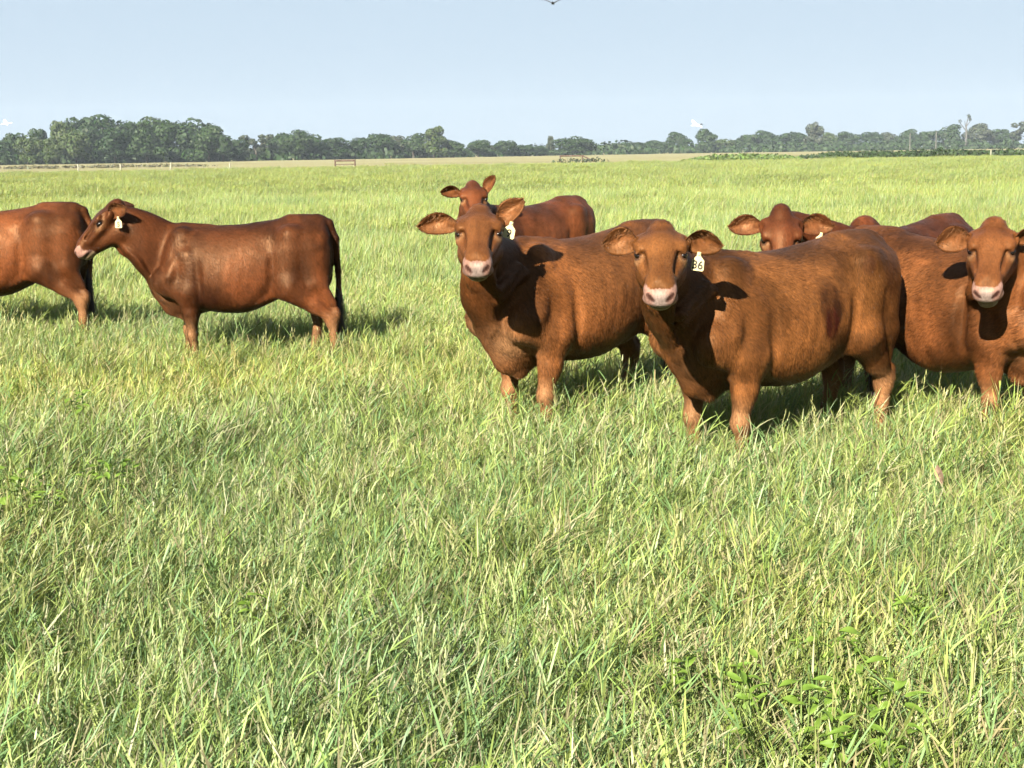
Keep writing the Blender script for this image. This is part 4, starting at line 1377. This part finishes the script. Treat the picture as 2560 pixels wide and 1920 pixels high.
# haze: even pale air round camera and scene
bm = bmesh.new()
bmesh.ops.create_cube(bm, size=1.0)
bmesh.ops.transform(bm, matrix=Matrix.Translation((0, 430, 15.5)) @ Matrix.Diagonal((1400, 900, 33, 1)), verts=bm.verts)
hm = bpy.data.meshes.new('haze'); bm.to_mesh(hm); bm.free()
mt = bpy.data.materials.new('haze_air'); mt.use_nodes = True
tt = mt.node_tree
tt.nodes.remove(tt.nodes['Principled BSDF'])
pv = tt.nodes.new('ShaderNodeVolumePrincipled')
pv.inputs['Color'].default_value = (0.74, 0.86, 1.0, 1)
pv.inputs['Density'].default_value = 0.00013
pv.inputs['Anisotropy'].default_value = 0.0
tt.links.new(pv.outputs[0], tt.nodes['Material Output'].inputs['Volume'])
hm.materials.append(mt)
o = link(bpy.data.objects.new('haze', hm)); o['kind'] = 'stuff'; o['label'] = 'thin pale morning haze over the whole field'; o['category'] = 'haze'
# ------------------------------------------------------------------ the herd
def yaw(fx, fy):
    return math.atan2(fy, fx)


def face(P, wdir, pitch):
    """world direction (x, y) and downward pitch in degrees -> face vector in cow space"""
    w = math.atan2(wdir[1], wdir[0]) - P['yaw']
    p = math.radians(pitch)
    P['face'] = (math.cos(w) * math.cos(p), math.sin(w) * math.cos(p), -math.sin(p))
    return P


def head_at(P, X, Y, Z):
    sc = P.get('scale', 1.0)
    dx, dy = X - P['at'][0], Y - P['at'][1]
    c, s = math.cos(-P['yaw']), math.sin(-P['yaw'])
    P['head'] = ((dx * c - dy * s) / sc / P.get('long', 1.0), (dx * s + dy * c) / sc, Z / sc)
    return P


# A: at the left edge, only its hindquarters in the picture
P = dict(seed=21, hairs=55000, at=(-4.37, 12.1), yaw=yaw(-1, 0.04), scale=1.03, fore=(0.02, -0.05), hind=(-0.10, 0.04), tail=(-0.02, 0.03), res=0.013, head=(1.0, 0.0, 1.15), coat=(0.0418, 0.0123, 0.0038), belly=0.02)
face(P, (-1, 0), 45)
build_cow('cow', P, 'red-brown cow cut off by the left edge, only its hindquarters showing')
# B: in profile
P = dict(seed=12, hairs=85000, at=(-2.02, 10.7), scale=0.97, long=0.93, yaw=yaw(-1, -0.03), fore=(-0.05, 0.10), hind=(-0.14, 0.10), tail=(-0.03, -0.03), res=0.0095, coat=(0.0305, 0.0091, 0.0030), flank_sheen=0.35)
P['hs'] = 1.06; head_at(P, -3.03, 10.55, 1.215); face(P, (-1, -0.12), 38)
P['ear'] = dict(out=0.55, fwd=-0.85, up=-0.05, L=0.19, W=0.12)
P['ear_l'] = dict(tag=(0.42, -0.75, '5', 0.0, 'cream ear tag marked 5'), tagdir=(0.15, 1.0, 0.0))
build_cow('cow', P, 'dark red cow in profile facing left, cream tag in its ear')
# C: centre
P = dict(seed=33, hairs=67500, at=(0.42, 7.99), yaw=yaw(-0.72, -0.69), fore=(0.02, -0.03), hind=(-0.06, 0.14), res=0.0078, coat=(0.0505, 0.0178, 0.0054), brisket=1.1, flank_sheen=0.7, folds=((.35, 0, 1), (.5, 0, 1)), pink=0.85, dewlap=0.05)
head_at(P, -0.155, 7.06, 1.300); face(P, (-0.02, -1), 24)
P['ear_r'] = dict(out=1.0, fwd=0.0, up=0.16, L=0.215, W=0.115, roll=0.25)
P['ear_l'] = dict(out=0.50, fwd=-0.45, up=0.55, L=0.19, W=0.11, roll=0.9, tag=(0.28, -0.8, '9', 0.25, 'pale ear tag marked 9'), tagdir=(0.75, 0.65, 0))
build_cow('cow', P, 'red cow with pale brisket facing the camera, tag marked 9 in its ear')
# D: nearest
P = dict(seed=47, hairs=82500, at=(1.39, 7.14), scale=0.98, long=1.03, yaw=yaw(-0.80, -0.60), fore=(-0.02, 0.03), hind=(0.04, 0.14), res=0.0072, coat=(0.0467, 0.0171, 0.0049), flank_sheen=0.75, folds=((.35, 0, 1), (.5, 0, 1)), belly=0.02)
P['marks'] = [(-0.06, 1, 0.95, 0.12, (0.011, 0.0036, 0.0015), 1.3), (-0.05, 1, 0.85, 0.07, (0.018, 0.003, 0.0015), 1.3), (-0.56, 1, 1.05, 0.085, (0.014, 0.0045, 0.002), 0.8), (-0.36, 1, 1.14, 0.06, (0.015, 0.005, 0.003), 0.7)]
head_at(P, 0.665, 6.22, 1.245); face(P, (-0.10, -1), 27)
P['ear_r'] = dict(out=0.9, fwd=-0.10, up=0.16, L=0.165, W=0.140, roll=0.3)
P['ear_l'] = dict(out=0.95, fwd=0.05, up=0.13, L=0.175, W=0.135, tag=(0.40, -0.70, '36', 0.12, 'cream ear tag marked 36'), tagdir=(0.85, 0.50, 0))
build_cow('cow', P, 'nearest red-brown cow facing the camera, tag marked 36 and scab on its side')
# E: behind C
P = dict(seed=52, hairs=24000, at=(0.19, 12.8), yaw=yaw(-0.69, -0.72), fore=(0, 0.05), hind=(-0.05, 0.06), res=0.013, coat=(0.0413, 0.0118, 0.0041), tail=(0.02, -0.02))
head_at(P, -0.30, 11.95, 1.31); face(P, (0.10, -1), 30)
P['ear_r'] = dict(out=1.0, fwd=-0.1, up=0.25, L=0.18, W=0.12)
P['ear_l'] = dict(out=0.35, fwd=-0.2, up=0.9, L=0.19, W=0.10, roll=1.2)
build_cow('cow', P, 'cow standing farthest back, head showing above the tag-9 cow')
# F: behind D
P = dict(seed=64, hairs=36000, at=(2.70, 9.65), scale=0.95, yaw=yaw(-0.75, -0.66), fore=(0, 0.05), hind=(-0.05, 0.06), res=0.0095, coat=(0.0371, 0.0103, 0.0037), hump=0.03, hs=1.12)
head_at(P, 1.67, 8.68, 1.15); face(P, (-0.12, -1), 50)
P['ear_r'] = dict(out=1.0, fwd=-0.12, up=0.12, L=0.205, W=0.125, roll=0.75)
P['ear_l'] = dict(out=1.0, fwd=-0.2, up=0.0, L=0.21, W=0.13, roll=0.75, tag=(0.62, -0.75, '', 0.2, 'cream ear tag'), tagdir=(0.8, 0.5, 0.0))
build_cow('cow', P, 'dark red cow looking over the back of the nearest cow')
# H: right edge
P = dict(seed=75, hairs=67500, at=(2.40, 7.72), scale=0.97, yaw=yaw(0.55, -0.835), fore=(0.02, -0.03), hind=(-0.05, 0.06), res=0.0078, coat=(0.0485, 0.0164, 0.0051), belly=0.06, fat=1.06, brisket=0.6, jaw=0.022, dewlap=0.05)
head_at(P, 2.385, 6.98, 1.185); face(P, (-0.42, -1), 35)
P['ear_r'] = dict(out=0.9, fwd=-0.05, up=0.02, L=0.185, W=0.15, roll=0.35)
P['ear_l'] = dict(out=0.8, fwd=-0.3, up=0.1, L=0.18, W=0.12)
build_cow('cow', P, 'red cow at the right edge with its mouth open, head turned to the camera')
# ------------------------------------------------------------------ birds
MAT['bird_white'] = plain('white_feather', (0.60, 0.59, 0.56), 0.7, 0.2, 0.05)
MAT['bird_dark'] = plain('dark_feather', (0.02, 0.02, 0.022), 0.7, 0.2, 0.2)
MAT['bird_grey'] = plain('grey_feather', (0.07, 0.07, 0.08), 0.7, 0.2, 0.2)


def bird(name, loc, span, yawr, lift, mats, label, dip=0.0, bank=0.0):
    """gliding bird: spindle body with neck and bill, tail fan, two cambered wings; +X is its heading"""
    root = link(bpy.data.objects.new(name, None))
    root.location = loc; root.rotation_euler = (bank, dip, yawr)
    root['label'] = label; root['category'] = 'bird'; root['group'] = 'birds in the sky'
    s = span
    st = [(-.30, .004), (-.22, .022), (-.10, .050), (.04, .058), (.14, .045), (.20, .026), (.25, .028), (.29, .020), (.32, .006), (.38, .002)]
    V, Q = [], []
    for x, r in st:
        for i in range(10):
            a = 2 * math.pi * i / 10
            V.append((x * s, r * s * math.cos(a), r * s * math.sin(a) * .9 + (0.012 * s if x > .2 else 0)))
    for k in range(len(st) - 1):
        for i in range(10):
            j = (i + 1) % 10
            Q.append((k * 10 + i, k * 10 + j, k * 10 + 10 + j, k * 10 + 10 + i))
    o = link(bpy.data.objects.new('body', mesh_from('body', V, Q, mats[0]))); o.parent = root
    for sd in (1, -1):
        V, Q = [], []
        n = 8
        for layer in (1, -1):
            for i in range(n + 1):
                t = i / n
                ch = .22 * (1 - t ** 2.2) + .02
                lead = .10 - .05 * t + .05 * math.sin(t * 3.1) - .10 * t ** 3
                z = lift * (math.sin(t * 1.9) * .28 + .02) + layer * .007 * (1 - t)
                for c in (0, .35, .7, 1.0):
                    V.append(((lead - ch * c) * s, sd * (.04 + .46 * t) * s, (z + .018 * math.sin(c * 3.1) * (1 - t)) * s))
        m = (n + 1) * 4
        for i in range(n):
            for c in range(3):
                a = i * 4 + c
                q = (a, a + 4, a + 5, a + 1)
                Q.append(q if sd < 0 else q[::-1])
                q = (m + a, m + a + 1, m + a + 5, m + a + 4)
                Q.append(q if sd < 0 else q[::-1])
        for i in range(n):
            for c in (0, 3):
                a = i * 4 + c
                Q.append((a, a + 4, m + a + 4, m + a))
        o = link(bpy.data.objects.new('wing', mesh_from('wing', V, Q, mats[1]))); o.parent = root
    V = [(-.24 * s, -.02 * s, .004 * s), (-.24 * s, .02 * s, .004 * s), (-.42 * s, .075 * s, 0), (-.44 * s, 0, 0), (-.42 * s, -.075 * s, 0)]
    V += [(x, y, z - .008 * s) for x, y, z in V]
    o = link(bpy.data.objects.new('tail', mesh_from('tail', V, [(0, 1, 2), (0, 2, 3), (0, 3, 4), (5, 7, 6), (5, 8, 7), (5, 9, 8), (1, 6, 7), (1, 7, 2), (2, 7, 8), (2, 8, 3), (3, 8, 9), (3, 9, 4), (4, 9, 5), (4, 5, 0)], mats[2], smooth=False))); o.parent = root
    return root


def sky_spot(px, py, d):
    """a point at distance d on the bearing measured in the photograph"""
    v = camo.matrix_world.to_3x3() @ Vector(((px - 1280) / FPX, -(py - 960) / FPX, -1.0))
    p = Vector((0, 0, EYE)) + v * d
    return tuple(p)


bird('white_bird', sky_spot(1740, 313, 80), 1.0, math.radians(205), 0.35, (MAT['bird_white'], MAT['bird_white'], MAT['bird_dark']), 'white bird with a dark tail flying over the right treeline', .15, -0.45)
bird('white_bird', sky_spot(15, 309, 80), 0.8, math.radians(205), 0.35, (MAT['bird_white'], MAT['bird_white'], MAT['bird_white']), 'all-white bird flying above the trees at the left edge', .15, -0.45)
bird('soaring_bird', sky_spot(1382, 8, 42), 0.78, math.radians(265), 0.45, (MAT['bird_grey'], MAT['bird_grey'], MAT['bird_grey']), 'grey bird with spread wings cut off by the top edge', .0)

# ------------------------------------------------------------------ broad-leaved weeds in the near grass
MAT['weed'] = leaf_material('broad_leaf', (0.088, 0.150, 0.020), (0.105, 0.165, 0.024), 0.4)
MAT['weed_stem'] = plain('weed_stem', (0.08, 0.11, 0.03), 0.6, 0.2, 0.2)
MAT['dead_leaf'] = plain('dead_leaf', (0.10, 0.066, 0.047), 0.8, 0.1, 0.25, 60)


def broad_leaf(rng, L, W):
    """folded, slightly curled leaf of 3 x 6 faces"""
    V, Q, C = [], [], []
    n = 6
    for i in range(n + 1):
        t = i / n
        w = W * math.sin(math.pi * min(1, t * .93 + .04)) ** .8 * (1 - .25 * t)
        for v in (-1, -.45, 0, .45, 1):
            V.append((L * t, v * w * .5, -.25 * L * t * t + abs(v) * w * .22 + .004 * math.sin(5 * t + v * 2)))
            C.append(np.ones(3) * (0.85 + .3 * abs(v)))
    for i in range(n):
        for j in range(4):
            a = i * 5 + j
            Q.append((a, a + 5, a + 6, a + 1))
    return V, Q, C


wr = np.random.default_rng(9)
LEAVES = [mesh_from('leaf', *broad_leaf(wr, l, w)[:2], MAT['weed'], np.array(broad_leaf(wr, l, w)[2])) for l, w in ((.080, .042), (.065, .036), (.095, .032), (.060, .036))]
WEEDS = [(2010, 1745, .39, 70, 'largest patch of broad-leaved weed at the lower right'), (2190, 1720, .39, 44, 'broad-leaved weed right of the largest weed patch'), (1815, 1660, .38, 36, 'yellowish broad-leaved weed left of the largest weed patch'), (2070, 1590, .38, 18, 'small broad-leaved weed above the largest weed patch'),
         (2262, 1490, .38, 9, 'lone broad-leaved sprig above the lower right weeds'), (60, 1190, .46, 40, 'broad-leaved weed by the left edge of the grass'), (200, 1000, .46, 14, 'small sprig of broad leaves farthest back at left'), (640, 1520, .37, 6, 'single sprig of broad leaves in the lower left grass'),
         (1150, 1880, .36, 9, 'bright sprig of broad leaves at the bottom edge'), (255, 1160, .46, 26, 'broad-leaved weed right of the left edge weed')]
for px, py, z, n, lab in WEEDS:
    v = camo.matrix_world.to_3x3() @ Vector(((px - 1280) / FPX, -(py - 960) / FPX, -1.0))
    t = (z - EYE) / v.z
    X, Y = v.x * t, v.y * t
    root = link(bpy.data.objects.new('broadleaf_weed', None)); root.location = (X, Y, 0)
    root['label'] = lab; root['category'] = 'weed'; root['group'] = 'broad-leaved weeds in the grass'
    segs, tips = [], []
    ns = max(2, n // 4)
    for k in range(ns):
        a = wr.uniform(0, 6.28); r = wr.uniform(.01, .05 + .0035 * n)
        tip = (r * math.cos(a), r * math.sin(a), z * wr.uniform(.82, 1.10))
        segs.append(((r * .3 * math.cos(a), r * .3 * math.sin(a), 0), tip, .003, .002)); tips.append(tip)
    o = link(bpy.data.objects.new('stem', limb_mesh('stem', segs, MAT['weed_stem'], 5))); o.parent = root
    for k in range(n):
        tp = tips[k % ns]
        o = link(bpy.data.objects.new('leaf', LEAVES[wr.integers(4)])); o.parent = root
        o.location = (tp[0], tp[1], tp[2] - .02 * (k // ns))
        o.rotation_euler = (wr.normal(0, .3), wr.uniform(-.7, .25), wr.uniform(0, 6.28))
        sc = wr.uniform(.42, .82); o.scale = (sc, sc, sc)
# curled dead leaf
v = camo.matrix_world.to_3x3() @ Vector(((2343 - 1280) / FPX, -(1185 - 960) / FPX, -1.0)); t = (.30 - EYE) / v.z
V, Q, C = broad_leaf(wr, .085, .045)
o = link(bpy.data.objects.new('dead_leaf', mesh_from('dead_leaf', V, Q, MAT['dead_leaf'])))
o.location = (v.x * t, v.y * t, .34); o.rotation_euler = (1.1, 1.25, -1.3)
o['label'] = 'curled brown dead leaf caught in the grass below the right cows'; o['category'] = 'leaf'
